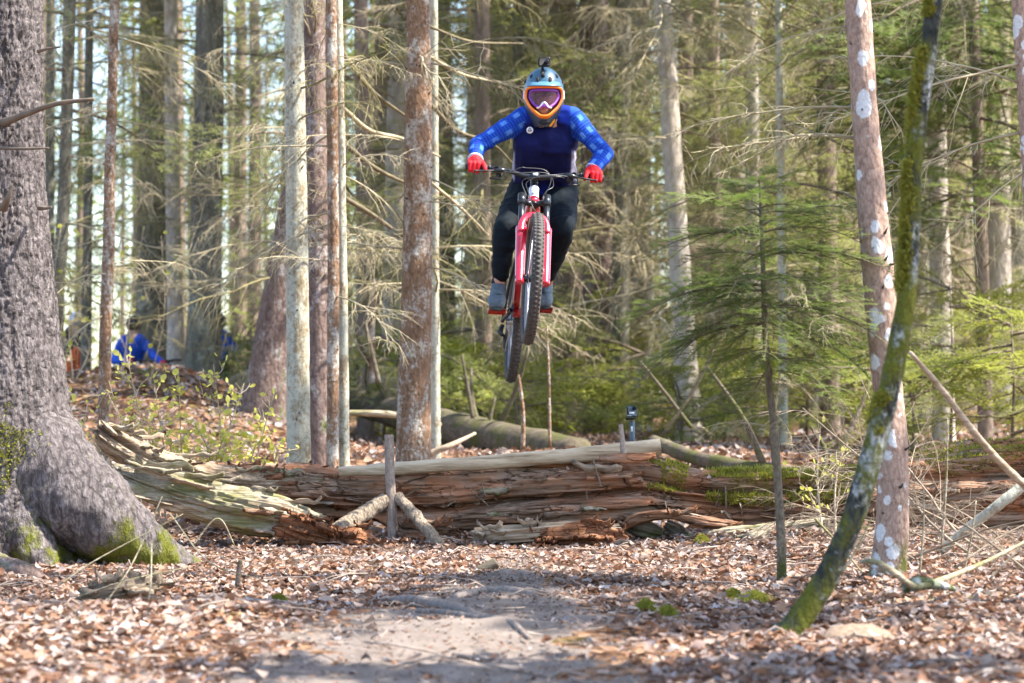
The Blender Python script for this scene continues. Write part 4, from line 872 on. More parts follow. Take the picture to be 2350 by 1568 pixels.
def make_bike(label, cat='bicycle', M=Matrix()):
    rt = bpy.data.objects.new('mountain_bike', None); COL.objects.link(rt); rt.matrix_world = M; tag(rt, label, cat)
    RW = .372; FA = (1.24, 0, 0)
    def wheel(c, wname):
        wh = MB().add(*sweep([(c[0], -.055, 0), (c[0], .055, 0)], [.022, .022], 16)).add(*sweep([(c[0], -.03, 0), (c[0], -.022, 0)], [.03, .03], 16)).add(*sweep([(c[0], .022, 0), (c[0], .03, 0)], [.03, .03], 16))
        w_ = lp(wname, wh, M_BLACK, rt)
        t = np.linspace(0, 2*math.pi, 18, endpoint=False); prof = [(.0315*math.cos(k)*1.0, .0325*math.sin(k)) for k in t]
        ty = MB().add(*ring((c[0], 0, 0), RW-.032, prof, 110)); r_ = random.Random(3)
        for k in range(84):
            a = 2*math.pi*k/84
            for (yy, hh, ww) in ((-.022, .0009, .012), (0, .0010, .019), (.022, .0009, .012)):
                aa = a+(.5 if yy == 0 else 0)*2*math.pi/84; rr = RW-.032+math.sqrt(max(0, .0315**2-(yy*.95)**2))+.001; ct, st_ = math.cos(aa), math.sin(aa)
                Rm = np.array([[ct, 0, -st_], [0, 1, 0], [st_, 0, ct]]); ty.add(*box((c[0]+ct*rr, yy, st_*rr), hh*2, ww, .016, Rm))
        lp('tyre', ty, M_TYRE, w_, True)
        lp('rim', MB().add(*ring((c[0], 0, 0), RW-.075, [(-.012, -.012), (.014, -.015), (.016, 0), (.014, .015), (-.012, .012)], 80)), M_RIM, w_)
        sp = MB()
        for k in range(32):
            a = 2*math.pi*k/32; s_ = 1 if k % 2 else -1; b = a+(.35 if k % 4 < 2 else -.35)
            sp.add(*sweep([(c[0]+.028*math.cos(b), s_*.026, .028*math.sin(b)), (c[0]+.287*math.cos(a), s_*.004, .287*math.sin(a))], [.0011, .0011], 4, cap=False))
        lp('spoke', sp, M_STEEL, w_)
        lp('brake_disc', MB().add(*ring((c[0], .04, 0), .085, [(-.014, -.001), (.014, -.001), (.014, .001), (-.014, .001)], 48)), M_STEEL, w_); return w_
    wheel((0, 0, 0), 'rear_wheel'); wheel(FA, 'front_wheel')
    # steering axis
    ax = np.array([-.4226, 0, .9063]); fo = np.array([.9063, 0, .4226]); S0 = np.array([1.20, 0, -.0186])
    CR = S0+ax*.555; HB = S0+ax*.575; HT = S0+ax*.685
    # fork
    lo = MB()
    for s_ in (-1, 1):
        off = np.array([0, s_*.072, 0]); q = np.array(FA)
        lo.add(*sweep(bend([q+off+(-.035)*ax, q+off+.0*ax, q+off+ax*.12, q+off+ax*.30, q+off+ax*.355], 16), np.interp(np.linspace(0, 1, 16), [0, .1, .3, .8, 1], [.024, .025, .027, .031, .032]), 18))
    arch = [np.array(FA)+np.array([0, s_*yy, 0])+ax*h+fo*.028 for s_, yy, h in ((-1, .074, .31), (-1, .070, .37), (-1, .052, .412), (-1, .02, .432), (1, .02, .432), (1, .052, .412), (1, .070, .37), (1, .074, .31))]
    lo.add(*sweep(bend(arch, 30), np.stack([np.full(30, .019), np.full(30, .012)], 1), 12))
    fk = lp('fork', lo, M_RED, rt)
    st_ = MB()
    for s_ in (-1, 1): st_.add(*sweep([np.array(FA)+np.array([0, s_*.072, 0])+ax*.33, np.array(FA)+np.array([0, s_*.072, 0])+ax*.585], [.0178, .0178], 16))
    lp('stanchion', st_, M_BLACK, fk)
    cr = MB(); 
    for s_ in (-1, 1): cr.add(*sweep([np.array(FA)+np.array([0, s_*.072, 0])+ax*.525, np.array(FA)+np.array([0, s_*.072, 0])+ax*.60], [.0235, .0235], 16))
    cr.add(*sweep(bend([np.array(FA)+np.array([0, -.072, 0])+ax*.56, S0+ax*.565+np.array([0, -.03, 0])+fo*.012, S0+ax*.57+np.array([0, .03, 0])+fo*.012, np.array(FA)+np.array([0, .072, 0])+ax*.56], 20), np.full((20, 2), .017), 12))
    lp('fork_crown', cr, M_BLACK, fk)
    lp('axle', MB().add(*sweep([(1.24, -.1, 0), (1.24, .1, 0)], [.011, .011], 12)).add(*sweep([(1.24, -.062, 0), (1.24, -.03, 0)], [.022, .022], 12)), M_BLACK, fk)
    for s_ in (-1, 1):
        o = ob('lettering', text_mesh('LYRIK', .034, M_WHITE, shear=.2), fk); c_ = np.array(FA)+np.array([0, s_*.072, 0])+ax*.16; nd = fo*.7+np.array([0, s_*.72, 0]); nd /= np.linalg.norm(nd)
        place(o, c_+nd*.0245, -ax if s_ < 0 else ax, nd)
    # frame
    fr = MB(); BBp = np.array([.44, 0, -.02])
    d0 = HB+np.array([-.02, 0, .03]); d1 = BBp+np.array([.05, 0, .03]); dt = bend([d0, d0*.6+d1*.4+np.array([.015, 0, -.012]), d1], 22)
    fr.add(*sweep(dt, np.stack([np.interp(np.linspace(0, 1, 22), [0, .2, .8, 1], [.033, .042, .046, .05]), np.interp(np.linspace(0, 1, 22), [0, .2, 1], [.034, .052, .056])], 1), 18, ref=(0, 0, 1)))
    fr.add(*sweep(bend([HT+np.array([-.02, 0, -.02]), (.66, 0, .46), (.36, 0, .32)], 18), np.interp(np.linspace(0, 1, 18), [0, 1], [.027, .02]), 14))
    fr.add(*sweep([BBp+np.array([-.02, 0, .03]), (.34, 0, .36), (.32, 0, .42)], [.026, .021, .019], 14)); fr.add(*sweep([BBp+np.array([0, -.045, 0]), BBp+np.array([0, .045, 0])], [.042, .042], 18))
    frame = lp('frame', fr, M_DKRED, rt)
    ht = MB().add(*sweep(bend([HB+ax*.030, HB+ax*.07, HT], 8), np.array([.030, .029, .028, .028, .028, .028, .029, .030]), 24)); lp('head_tube', ht, M_SILVER, frame)
    lp('head_tube_band', MB().add(*sweep([HB-ax*.004, HB+ax*.034], [.0315, .0312], 24)), M_RED, frame); lp('headset', MB().add(*sweep([HB-ax*.016, HB-ax*.002], [.029, .030], 20)).add(*sweep([HT, HT+ax*.03], [.026, .022], 20)), M_BLACK, frame)
    bd = MB().add(*box(HB+ax*.055+fo*.0285, .002, .024, .022, np.stack([fo, (0, 1, 0), ax], 1))); lp('badge', bd, plain('badge_grey', (.33, .33, .37), .4), frame)
    ss = MB()
    for s_ in (-1, 1):
        ss.add(*sweep(bend([BBp+np.array([-.02, s_*.04, .03]), (.25, s_*.055, .0), (.02, s_*.075, .005), (-.01, s_*.076, .0)], 14), np.full(14, .0125), 10)); ss.add(*sweep(bend([(.34, s_*.035, .34), (.2, s_*.06, .2), (0, s_*.076, .01)], 12), np.full(12, .010), 10))
    lp('rear_triangle', ss, M_SATIN, frame); lp('shock', MB().add(*sweep([(.37, 0, .30), (.62, 0, .40)], [.022, .018], 14)).add(*sweep([(.42, 0, .32), (.52, 0, .36)], [.03, .03], 14)), M_BLACK, frame)
    tdir = (dt[-1]-dt[0]); o = ob('lettering', text_mesh('COMMENCAL', .060, M_WHITE, .001), frame); un = np.array([.77, 0, -.64]); nrm = un*.72+np.array([0, -.69, 0]); place(o, dt[10]+un*.034+np.array([0, -.040, 0]), -tdir, nrm)
    lp('pin_stripe', MB().add(*sweep(dt+np.array([.034, -.012, -.034]), np.full(22, .006), 8)), plain('cream_stripe', (.55, .42, .28), .5), frame)
    lp('seat_post', MB().add(*sweep([(.335, 0, .38), (.30, 0, .52)], [.0158, .0158], 12)), M_BLACK, rt)
    sd_ = MB().add(*sweep(bend([(.14, 0, .555), (.2, 0, .556), (.3, 0, .545), (.41, 0, .545)], 14), np.stack([np.interp(np.linspace(0, 1, 14), [0, .5, 1], [.016, .018, .012]), np.interp(np.linspace(0, 1, 14), [0, .2, .55, .8, 1], [.055, .07, .04, .02, .016])], 1), 16, ref=(0, 0, 1))); lp('saddle', sd_, M_SATIN, rt)
    # cockpit
    BC = HT+ax*.055+fo*.042; lp('stem', MB().add(*sweep([HT+ax*.02, HT+ax*.075], [.022, .022], 16)).add(*sweep([HT+ax*.055, BC+fo*.012], [.021, .023], 14)).add(*box(BC+fo*.018, .016, .05, .045, np.stack([fo, (0, 1, 0), ax], 1), .004)), M_BLACK, rt)
    lp('stem_cap', MB().add(*box(BC+fo*.026, .004, .030, .022, np.stack([fo, (0, 1, 0), ax], 1))), M_SILVER, rt)
    hb = [BC+np.array([-.035, s_*yy, dz]) if yy > .3 else BC+np.array([-.00 if yy < .2 else -.012, s_*yy, dz]) for s_, yy, dz in ((-1, .40, .036), (-1, .28, .034), (-1, .17, .026), (-1, .07, .002), (1, 0, 0), (1, .07, .002), (1, .17, .026), (1, .28, .034), (1, .40, .036))]
    HBp = bend(hb, 60); bar = lp('handlebar', MB().add(*sweep(HBp, np.interp(np.abs(HBp[:, 1]), [0, .05, .15, .4], [.0165, .0165, .0125, .0112]), 14)), M_BLACK, rt)
    grips = {}
    for s_ in (-1, 1):
        def bp(yy): return np.array([np.interp(yy, HBp[:, 1], HBp[:, k]) for k in range(3)])
        gm = MB().add(*sweep([bp(s_*.268), bp(s_*.30), bp(s_*.36), bp(s_*.402)], [.0165, .0158, .0158, .0175], 16)); gr = lp('grip', gm, M_RUB, bar); grips[s_] = bp(s_*.342)
        lp('grip_collar', MB().add(*sweep([bp(s_*.258), bp(s_*.270)], [.0185, .0185], 16)), M_BLACK, gr)
        c_ = bp(s_*.225); lv = MB().add(*box(c_+np.array([.018, 0, -.006]), .03, .028, .03, None, .006)).add(*sweep([c_+np.array([.03, -s_*.06, -.012]), c_+np.array([.034, -s_*.02, -.016]), c_+np.array([.034, s_*.02, -.022])], [.011, .014, .010], 12))
        bl = lp('brake_lever', lv, M_BLACK, bar); lp('lever_blade', MB().add(*sweep(bend([c_+np.array([.036, s_*.015, -.022]), c_+np.array([.06, s_*.05, -.032]), c_+np.array([.058, s_*.10, -.036]), c_+np.array([.066, s_*.13, -.040])], 12), np.stack([np.full(12, .005), np.full(12, .008)], 1), 8)), M_SATIN, bl)
        lp('shifter', MB().add(*box(c_+np.array([-.005, -s_*.02, -.032]), .03, .04, .024, rotm('Z', s_*.2), .006)).add(*sweep([c_+np.array([.0, -s_*.01, -.04]), c_+np.array([.02, -s_*.03, -.065]), c_+np.array([.01, s_*.035, -.062])], [.006, .006, .007], 8)), M_SATIN, bar)
    cb = lambda pts, nm='cable': lp(nm, MB().add(*sweep(bend(pts, 40), np.full(40, .0026), 6)), M_CABLE, bar)
    L_, R_ = bp(.19), bp(-.19)
    cb([R_+np.array([.035, .0, -.02]), R_+np.array([.08, .08, -.035]), BC+np.array([.10, -.05, -.005]), BC+np.array([.09, .07, .0]), BC+np.array([.06, .105, -.06]), HB+np.array([.05, .06, .06]), HB+np.array([-.02, .035, -.01])])
    cb([L_+np.array([.035, .0, -.02]), L_+np.array([.08, -.08, -.03]), BC+np.array([.10, .02, -.02]), BC+np.array([.07, -.05, -.055]), HB+np.array([.045, -.035, .05]), CR+np.array([.05, .0, -.03]), np.array(FA)+np.array([.03, .07, .0])+ax*.40, np.array(FA)+np.array([0, .085, 0])+ax*.1])
    cb([R_+np.array([.03, .02, -.03]), R_+np.array([.07, .1, .0]), BC+np.array([.07, -.06, .03]), BC+np.array([.06, .05, .028]), BC+np.array([.05, .09, -.03]), HB+np.array([.02, .045, .02])])
    cb([L_+np.array([.03, -.02, -.03]), L_+np.array([.07, -.06, -.035]), BC+np.array([.09, -.02, -.03]), BC+np.array([.05, -.075, -.05]), HB+np.array([.02, -.04, .03])])
    # drivetrain (on the rider's right, local -y)
    y0 = -.05; dv = MB().add(*ring((.44, y0, -.02), .064, [(-.012, -.002), (.004, -.002), (.004, .002), (-.012, .002)], 40)); crank = lp('crankset', MB().add(*sweep([(.44, -.07, -.02), (.44, .07, -.02)], [.014, .014], 12)), M_BLACK, rt); lp('chainring', dv, M_SATIN, crank)
    peds = {}
    for s_, dx in ((-1, .165), (1, -.165)):
        dz = .05*s_
        lp('crank_arm', MB().add(*sweep([(.44, s_*.072, -.02), (.44+dx*.5, s_*.078, -.02+dz*.5), (.44+dx, s_*.082, -.02+dz)], np.array([[.017, .009], [.013, .008], [.014, .008]]), 12, ref=(0, 0, 1))), M_BLACK, crank)
        pc = np.array([.44+dx, s_*.15, -.02+dz]); pm = MB().add(*sweep([pc+np.array([0, -s_*.055, 0]), pc+np.array([0, s_*.05, 0])], [.008, .008], 8))
        for xx in (-.048, .048): pm.add(*box(pc+np.array([xx, 0, 0]), .010, .10, .016, None, .003))
        for yy in (-.046, 0, .046): pm.add(*box(pc+np.array([0, yy, 0]), .096, .008, .014, None, .002))
        for xx in (-.048, .048):
            for yy in (-.042, 0, .042): pm.add(*sweep([pc+np.array([xx, yy, -.013]), pc+np.array([xx, yy, .013])], [.0025, .0025], 6))
        lp('pedal', pm, M_PEDAL, crank); peds[s_] = pc
    cs_ = MB()
    for k, rr in enumerate((.102, .092, .082, .072, .062, .052, .042, .032)): cs_.add(*ring((0, -.022-.0042*k, 0), rr, [(-.012, -.001), (0, -.001), (0, .001), (-.012, .001)], 36))
    cas = lp('cassette', cs_, M_STEEL, rt); der = MB().add(*box((-.01, -.082, -.055), .05, .028, .045, rotm('Y', .5), .007)).add(*sweep([(.0, -.075, -.03), (.035, -.095, -.075), (.06, -.075, -.10)], [.013, .014, .012], 10)).add(*sweep([(.05, -.055, -.095), (.075, -.055, -.18)], np.array([[.016, .005], [.012, .005]]), 10)).add(*ring((.055, -.055, -.10), .018, [(-.01, -.004), (0, -.004), (0, .004), (-.01, .004)], 16)).add(*ring((.075, -.055, -.185), .018, [(-.01, -.004), (0, -.004), (0, .004), (-.01, .004)], 16))
    lp('derailleur', der, M_SATIN, cas)
    ch = MB().add(*sweep(bend([(.44, y0, .045), (.2, -.046, .06), (.0, -.042, .062)], 20), np.stack([np.full(20, .004), np.full(20, .0035)], 1), 6)).add(*sweep(bend([(.44, y0, -.085), (.25, -.052, -.14), (.08, -.055, -.2)], 20), np.stack([np.full(20, .004), np.full(20, .0035)], 1), 6)); lp('chain', ch, M_STEEL, cas)
    return rt, grips, peds, BC
fw, rw = P(1222, 640, 13.5), P(1182, 739, 14.72)
F_ = (fw-rw).normalized(); U_ = Vector((.075, 0, 1)); U_ = (U_-F_*U_.dot(F_)).normalized(); Lf = U_.cross(F_)
BM = Matrix(((F_.x, Lf.x, U_.x), (F_.y, Lf.y, U_.y), (F_.z, Lf.z, U_.z))).to_4x4(); BM.translation = rw
BIKE, GRIPS, PEDS, BARC = make_bike('red and black mountain bike in mid-air under the jumping rider', M=BM)
bw = lambda p: BM@Vector(tuple(p))
# ================================================================== people
def capsule(p0, r0, p1, r1, n_=12):
    p0, p1 = np.array(tuple(p0)), np.array(tuple(p1)); d = p1-p0; L = np.linalg.norm(d); d = d/(L+1e-9)
    t = np.linspace(0, math.pi/2, 5); pts = [p0-d*r0*math.cos(k) for k in t]+[p1+d*r1*math.sin(k) for k in t]
    rad = [max(1e-4, r0*math.sin(k)) for k in t]+[max(1e-4, r1*math.cos(k)) for k in t]
    return sweep(pts, rad, n_)
def blob(name, caps, mat, parent, vox=.008, smooth=6, fold=None, attrs=None, cut=None, extra=None):
    "tapered limbs melted into one continuous surface"
    mb = MB()
    for c in caps: mb.add(*capsule(*c))
    if extra: 
        for e in extra: mb.add(*e)
    V, F = mb.data(); o = bpy.data.objects.new('tmp', mesh('tmp', V, F)); COL.objects.link(o)
    m = o.modifiers.new('r', 'REMESH'); m.mode = 'VOXEL'; m.voxel_size = vox; m.use_smooth_shade = True
    if smooth: s = o.modifiers.new('s', 'SMOOTH'); s.factor = .5; s.iterations = smooth
    dg = bpy.context.evaluated_depsgraph_get(); me = bpy.data.meshes.new_from_object(o.evaluated_get(dg)); bpy.data.objects.remove(o)
    n_ = len(me.vertices); co = np.empty(n_*3, np.float32); me.vertices.foreach_get('co', co); co = co.reshape(-1, 3).astype(float)
    no = np.empty(n_*3, np.float32); me.vertex_normals.foreach_get('vector', no); no = no.reshape(-1, 3)
    if fold is not None: co = co+no*fold(co)[:, None]
    at_ = attrs(co) if attrs else {}
    pf = np.empty(len(me.polygons)*4, np.int32)
    loops = np.empty(len(me.loops), np.int32); me.loops.foreach_get('vertex_index', loops); tot = np.empty(len(me.polygons), np.int32); me.polygons.foreach_get('loop_total', tot); st = np.empty(len(me.polygons), np.int32); me.polygons.foreach_get('loop_start', st)
    Fs = []
    for k in (3, 4):
        s_ = st[tot == k]
        if len(s_): Fs.append(np.stack([loops[s_+j] for j in range(k)], 1))
    bpy.data.meshes.remove(me)
    if cut is not None:
        keep = cut(co); Fs = [f[keep[f].all(1)] for f in Fs]
    return ob(name, mesh(name, pv(co, parent), Fs, mat, attrs=at_), parent)
def seg_t(co, p0, p1):
    p0, p1 = np.array(tuple(p0)), np.array(tuple(p1)); d = p1-p0; L2 = d@d; t = np.clip(((co-p0)@d)/L2, 0, 1); q = p0+t[:, None]*d; return t, np.linalg.norm(co-q, axis=1), q

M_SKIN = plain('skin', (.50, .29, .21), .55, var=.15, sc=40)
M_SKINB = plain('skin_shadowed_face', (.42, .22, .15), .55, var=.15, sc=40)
M_TROUSER = plain('black_teal_trouser_cloth', (.004, .008, .013), .8, spec=.15, var=.3, bump=.3, sc=25)
M_GLOVE = plain('red_glove_cloth', (.60, .012, .02), .7, spec=.25, var=.12, bump=.3, sc=60)
M_SHOE = plain('grey_blue_shoe', (.075, .10, .12), .75, var=.25, bump=.3, sc=40)
M_SOLE = plain('black_sole', (.02, .02, .02), .8)
M_CUFF = plain('white_cuff', (.5, .48, .56), .8)
M_HELM = plain('blue_grey_helmet_shell', (.026, .09, .15), .4, spec=.5, coat=.3)
M_HELMD = plain('slate_helmet_shell', (.03, .042, .055), .45)
M_ORANGE = plain('orange_helmet_trim', (.86, .21, .015), .4)
M_VENT = plain('vent_black', (.006, .007, .01), .8)
M_PURP = plain('purple_goggle_frame', (.19, .03, .33), .45)
M_CAMB = plain('camera_black', (.012, .013, .016), .65, spec=.2)
M_CAMG = plain('camera_grey_blue', (.055, .09, .12), .45)
g = G('goggle_lens', .2, .4); g.base((.10, .025, .05)); g.b.inputs['Alpha'].default_value = .55; M_LENS = g.m
# jersey: navy body, royal blue shoulders with light painted in, blue plaid sleeves
g = G('jersey_cloth', .85, .15); t = g.attr('arm_t', 2); an = g.attr('arm_a', 2); sl = g.attr('sleeve', 2); yk = g.attr('lit_yoke', 2); sidep = g.attr('side', 2)
def stripes(v, per, w_, ph=0.0):
    m_ = g.math('PINGPONG', g.math('ADD', v, ph), per/2); return g.ramp(g.math('DIVIDE', m_, per/2), [(max(0, w_-.06), 1.0), (min(1, w_+.06), 0.0)])
base_ = (.012, .09, .43)
nzj = g.noise(7, 4); nzk = g.noise(24, 3)
st1, sa1 = stripes(t, .09, .5), stripes(an, .075, .5)
c = g.mix(g.math('MULTIPLY', st1, .6), base_, (.005, .022, .26)); c = g.mix(g.math('MULTIPLY', sa1, .6), c, (.005, .022, .26))
lt = g.math('MULTIPLY', stripes(t, .09, .42, .045), stripes(an, .075, .42, .0375)); c = g.mix(g.math('MULTIPLY', lt, g.ramp(nzk, [(.3, .15), (.7, .6)])), c, (.20, .42, .90))
c = g.mix(g.math('MULTIPLY', stripes(t, .018, .28), .28), c, (.06, .18, .66)); c = g.mix(g.math('MULTIPLY', stripes(an, .016, .25), .22), c, (.004, .02, .3))
body = g.mix(yk, g.ramp(nzj, [(.3, (.0045, .006, .045)), (.7, (.007, .011, .075))]), g.ramp(nzj, [(.3, (.005, .018, .20)), (.7, (.008, .03, .30))]))
body = g.mix(sidep, body, (.33, .32, .42)); g.base(g.mix(sl, body, c)); g.bump(g.noise(160, 2), .15, .002); M_JERSEY = g.m

RIDER = root('person', tuple(P(1235, 690, 14.3)), 'airborne rider in blue plaid jersey, black trousers, red gloves and helmet', 'person')
hand = {s_: bw(GRIPS[s_]) for s_ in (-1, 1)}           # -1: image left (rider's right), +1: image right
Fv, Uv, Lv = F_, U_, Lf
sho = {-1: P(1203, 272, 14.18), 1: P(1313, 272, 14.16)}
elb = {-1: P(1096, 334, 14.12), 1: P(1388, 352, 14.1)}
wri = {s_: hand[s_]+Vector((0, 0, .055))-Fv*.055 for s_ in (-1, 1)}
hip = {-1: P(1216, 428, 14.58), 1: P(1284, 430, 14.58)}
kne = {-1: P(1161, 526, 14.12), 1: P(1291, 520, 14.12)}
ped = {s_: bw(PEDS[s_]) for s_ in (-1, 1)}
ank = {s_: ped[s_]+Vector((.012, .105, .150)) for s_ in (-1, 1)}
toe = {s_: ped[s_]+Vector((0, -.075, .035)) for s_ in (-1, 1)}
heel = {s_: ped[s_]+Vector((0, .125, .075)) for s_ in (-1, 1)}
neck = P(1254, 262, 14.22); HC = P(1248, 222, 14.13); chest = P(1256, 315, 14.2); waist = P(1250, 400, 14.45)
mid = lambda a, b, f=.5: a*(1-f)+b*f
# body, one skin
caps = [(HC+Vector((0, .02, .05)), .085, HC+Vector((0, 0, -.03)), .078), (HC+Vector((0, -.03, -.05)), .062, HC+Vector((0, -.05, -.085)), .045), (HC+Vector((0, -.075, .0)), .012, HC+Vector((0, -.095, -.03)), .017), (neck, .06, HC+Vector((0, .03, -.06)), .058), (mid(sho[-1], sho[1]), .10, waist, .105), (waist, .11, mid(hip[-1], hip[1]), .125)]
for s_ in (-1, 1):
    caps += [(mid(sho[-1], sho[1]), .07, sho[s_], .055), (sho[s_], .052, elb[s_], .038), (elb[s_], .038, wri[s_], .028), (hip[s_], .08, kne[s_], .055), (kne[s_], .055, ank[s_], .036), (ank[s_], .036, mid(heel[s_], toe[s_], .3), .036), (mid(sho[s_], mid(sho[-1], sho[1]), .4), .07, hip[s_], .07)]
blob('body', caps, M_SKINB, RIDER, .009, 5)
for s_ in (-1, 1):
    ey = MB().add(*ell(HC+Vector((s_*.031, -.080, -.004)), .0125, .0105, .0105)); e = ey.ob('eye', plain('eye_white', (.55, .5, .48), .3), RIDER); 
    MB().add(*ell(HC+Vector((s_*.031, -.089, -.005)), .0055, .003, .0055, 10, 6)).ob('iris', plain('iris_dark', (.03, .02, .015), .3), None).parent = e
for o in [o for o in bpy.data.objects if o.name.startswith('iris')]:
    me = o.data; n_ = len(me.vertices); co = np.empty(n_*3, np.float32); me.vertices.foreach_get('co', co); co = co.reshape(-1, 3)-np.array(tuple(RIDER.location)); me.vertices.foreach_set('co', co.astype(np.float32).ravel())
# jersey
caps = []; shm = mid(sho[-1], sho[1])
for s_ in (-1, 1):
    caps += [(mid(sho[s_], shm, .35)+Vector((0, .02, -.01)), .085, mid(chest, hip[s_], .15)+Vector((s_*.07, 0, 0)), .108), (P(1250+s_*33, 330, 14.2), .105, P(1249+s_*31, 418, 14.5), .112), (mid(sho[s_], shm, .5), .085, sho[s_], .074), (sho[s_], .073, mid(sho[s_], elb[s_]), .063), (mid(sho[s_], elb[s_]), .063, elb[s_], .053), (elb[s_], .053, mid(elb[s_], wri[s_], .5), .051), (mid(elb[s_], wri[s_], .5), .051, mid(elb[s_], wri[s_], .92), .043)]
caps += [(neck+Vector((0, .02, -.03)), .085, chest, .115), (chest, .115, waist, .12), (P(1248, 405, 14.48), .115, P(1246, 428, 14.52), .12), (P(1285, 425, 14.5), .07, P(1298, 440, 14.5), .055)]
def arms(co):
    best = np.full(len(co), 9.0); tt = np.zeros(len(co)); aa = np.zeros(len(co)); L0 = {}
    for s_ in (-1, 1):
        off = 0
        for p0, p1, rad in ((sho[s_], elb[s_], .07), (elb[s_], wri[s_], .055)):
            t, d, q = seg_t(co, p0, p1); L = (p1-p0).length; dv = np.array(tuple((p1-p0).normalized())); b = np.cross(dv, (0, 1, 0)); b /= np.linalg.norm(b); c_ = np.cross(dv, b)
            v = co-q; an_ = np.arctan2(v@b, -(v@c_)*np.sign(c_[1] or 1)); m_ = d < best; best[m_] = d[m_]; tt[m_] = (off+t*L)[m_]; aa[m_] = (an_*rad)[m_]; off += L
    outx = np.where(co[:, 0] < neck.x, sho[-1].x+.012-co[:, 0], co[:, 0]-(sho[1].x-.012))
    d_t = np.minimum.reduce([np.minimum(seg_t(co, mid(sho[q_], shm, .35)+Vector((0, .02, -.01)), mid(chest, hip[q_], .15)+Vector((q_*.07, 0, 0)))[1], seg_t(co, P(1250+q_*33, 330, 14.2), P(1249+q_*31, 418, 14.5))[1]) for q_ in (-1, 1)])-.106
    big = sst(-.006, .006, outx)*sst(-.012, .004, d_t-(best-.066)+.03*(co[:, 2] > shm.z-.03)); big = np.maximum(big, (np.abs(co[:, 0]-neck.x) > .23)*1.0)
    yk_ = sst(.055, .10, np.abs(co[:, 0]-neck.x)*.55+(co[:, 2]-shm.z+.06)*.8+.015*vn(co*14))  # upper shoulders bluer: cloth colour plus light painted in
    hem = sst(-.02, -.06, co[:, 2]-(P(0, 418, 14.5).z)); yk_ = np.maximum(yk_, hem)
    zc = P(0, 385, 14.4).z; sd_ = sst(.162, .174, np.abs(co[:, 0]-(neck.x-.02)))*sst(.07, .04, np.abs(co[:, 2]-zc)-.02)*(1-big)
    return {'arm_t': tt, 'arm_a': aa, 'sleeve': big, 'lit_yoke': yk_*(1-big), 'side': sd_}
fold = lambda co: .008*ridge(np.stack([co[:, 0]*8, co[:, 1]*6, co[:, 2]*15], 1)+.5*fbm(co*5, 2, 8)[:, None], 2, 3)+.006*fbm(co*10, 2, 6)-.004
JER = blob('jersey', caps, M_JERSEY, RIDER, .0085, 7, fold, arms)
# trousers
caps = [(P(1246, 418, 14.54), .115, P(1248, 445, 14.6), .125)]
for s_ in (-1, 1):
    kk = kne[s_]; caps += [(hip[s_], .116, mid(hip[s_], kk, .5), .098), (mid(hip[s_], kk, .5), .098, kk, .072), (kk, .073, mid(kk, ank[s_], .4), .066), (mid(kk, ank[s_], .4), .066, mid(kk, ank[s_], .80), .045)]
TRS = blob('trousers', caps, M_TROUSER, RIDER, .009, 6, lambda co: .010*ridge(np.stack([co[:, 0]*7, co[:, 1]*6, co[:, 2]*14], 1)+.6*fbm(co*5, 2, 8)[:, None], 2, 9)+.003*fbm(co*16, 2, 2))
o = ob('lettering', text_mesh('R', .042, M_WHITE, .002), TRS); place(o, P(1166, 531, 14.10)-RIDER.location, (1, .25, 0), (-.35, -1, .1))
o = ob('lettering', text_mesh('C', .03, M_WHITE, .002), TRS); place(o, P(1305, 437, 14.40)-RIDER.location, (1, 0, -.3), (.2, -1, .25))
# gloves, with five fingers each closed on the grip
for s_ in (-1, 1):
    h = hand[s_]; axs = (bw(GRIPS[s_]+np.array([0, .05, 0]))-h).normalized()*s_     # outward along the bar
    kn = h+Uv*.030-Fv*.016; caps = [(wri[s_], .036, mid(wri[s_], kn, .5), .042)]
    for q in range(4): caps.append((mid(wri[s_], kn, .3)+axs*(-.025+.0165*q), .022, kn+axs*(-.034+.0225*q), .0185))
    for q in range(4):
        ln = (.95, 1.06, 1.0, .85)[q]; o_ = axs*(-.035+.0235*q); K = kn+o_; m1 = h+o_+Fv*.033*ln+Uv*.012; tp = h+o_+Fv*.026-Uv*.028*ln
        if q == 0: m1 = h+o_*1.25+Fv*.044+Uv*.006; tp = h+o_*1.5+Fv*.062-Uv*.026
        caps += [(K, .0145, m1, .0128), (m1, .0128, tp, .0112), (tp, .0112, tp-Fv*.012-Uv*.004, .0098)]
    th0 = mid(wri[s_], kn, .55)-axs*.030; caps += [(th0, .017, h-axs*.05-Fv*.012+Uv*.006, .0125), (h-axs*.05-Fv*.012+Uv*.006, .0120, h-axs*.052+Fv*.006-Uv*.022, .0105)]
    gl = blob('glove', caps, M_GLOVE, RIDER, .0038, 2); 
    sg = MB()  # black strips between the fingers
    for q in range(3): o_ = axs*(-.0225+.0215*q); sg.add(*sweep([kn+o_+Uv*.010+Fv*.006, h+o_+Fv*.034+Uv*.012, h+o_+Fv*.026-Uv*.020], [.0035, .0042, .0042], 8))
    so = sg.ob('finger_line', plain('glove_black', (.015, .008, .01), .8), None); so.parent = gl; so.data.transform(Matrix.Translation(-RIDER.location))
    st_ = MB().add(*sweep([kn-axs*.04+Uv*.004, h-axs*.046+Fv*.036+Uv*.006, h-axs*.052+Fv*.056-Uv*.02], [.006, .0075, .0075], 8)); so = st_.ob('finger_print', plain('glove_pink_print', (.75, .5, .62), .6), None); so.parent = gl; so.data.transform(Matrix.Translation(-RIDER.location))
    c0 = mid(elb[s_], wri[s_], .955); c1 = mid(elb[s_], wri[s_], 1.02)
    MB().add(*sweep([c0, mid(c0, c1), c1], [.0465, .0455, .034], 24)).ob('cuff', M_CUFF, RIDER)
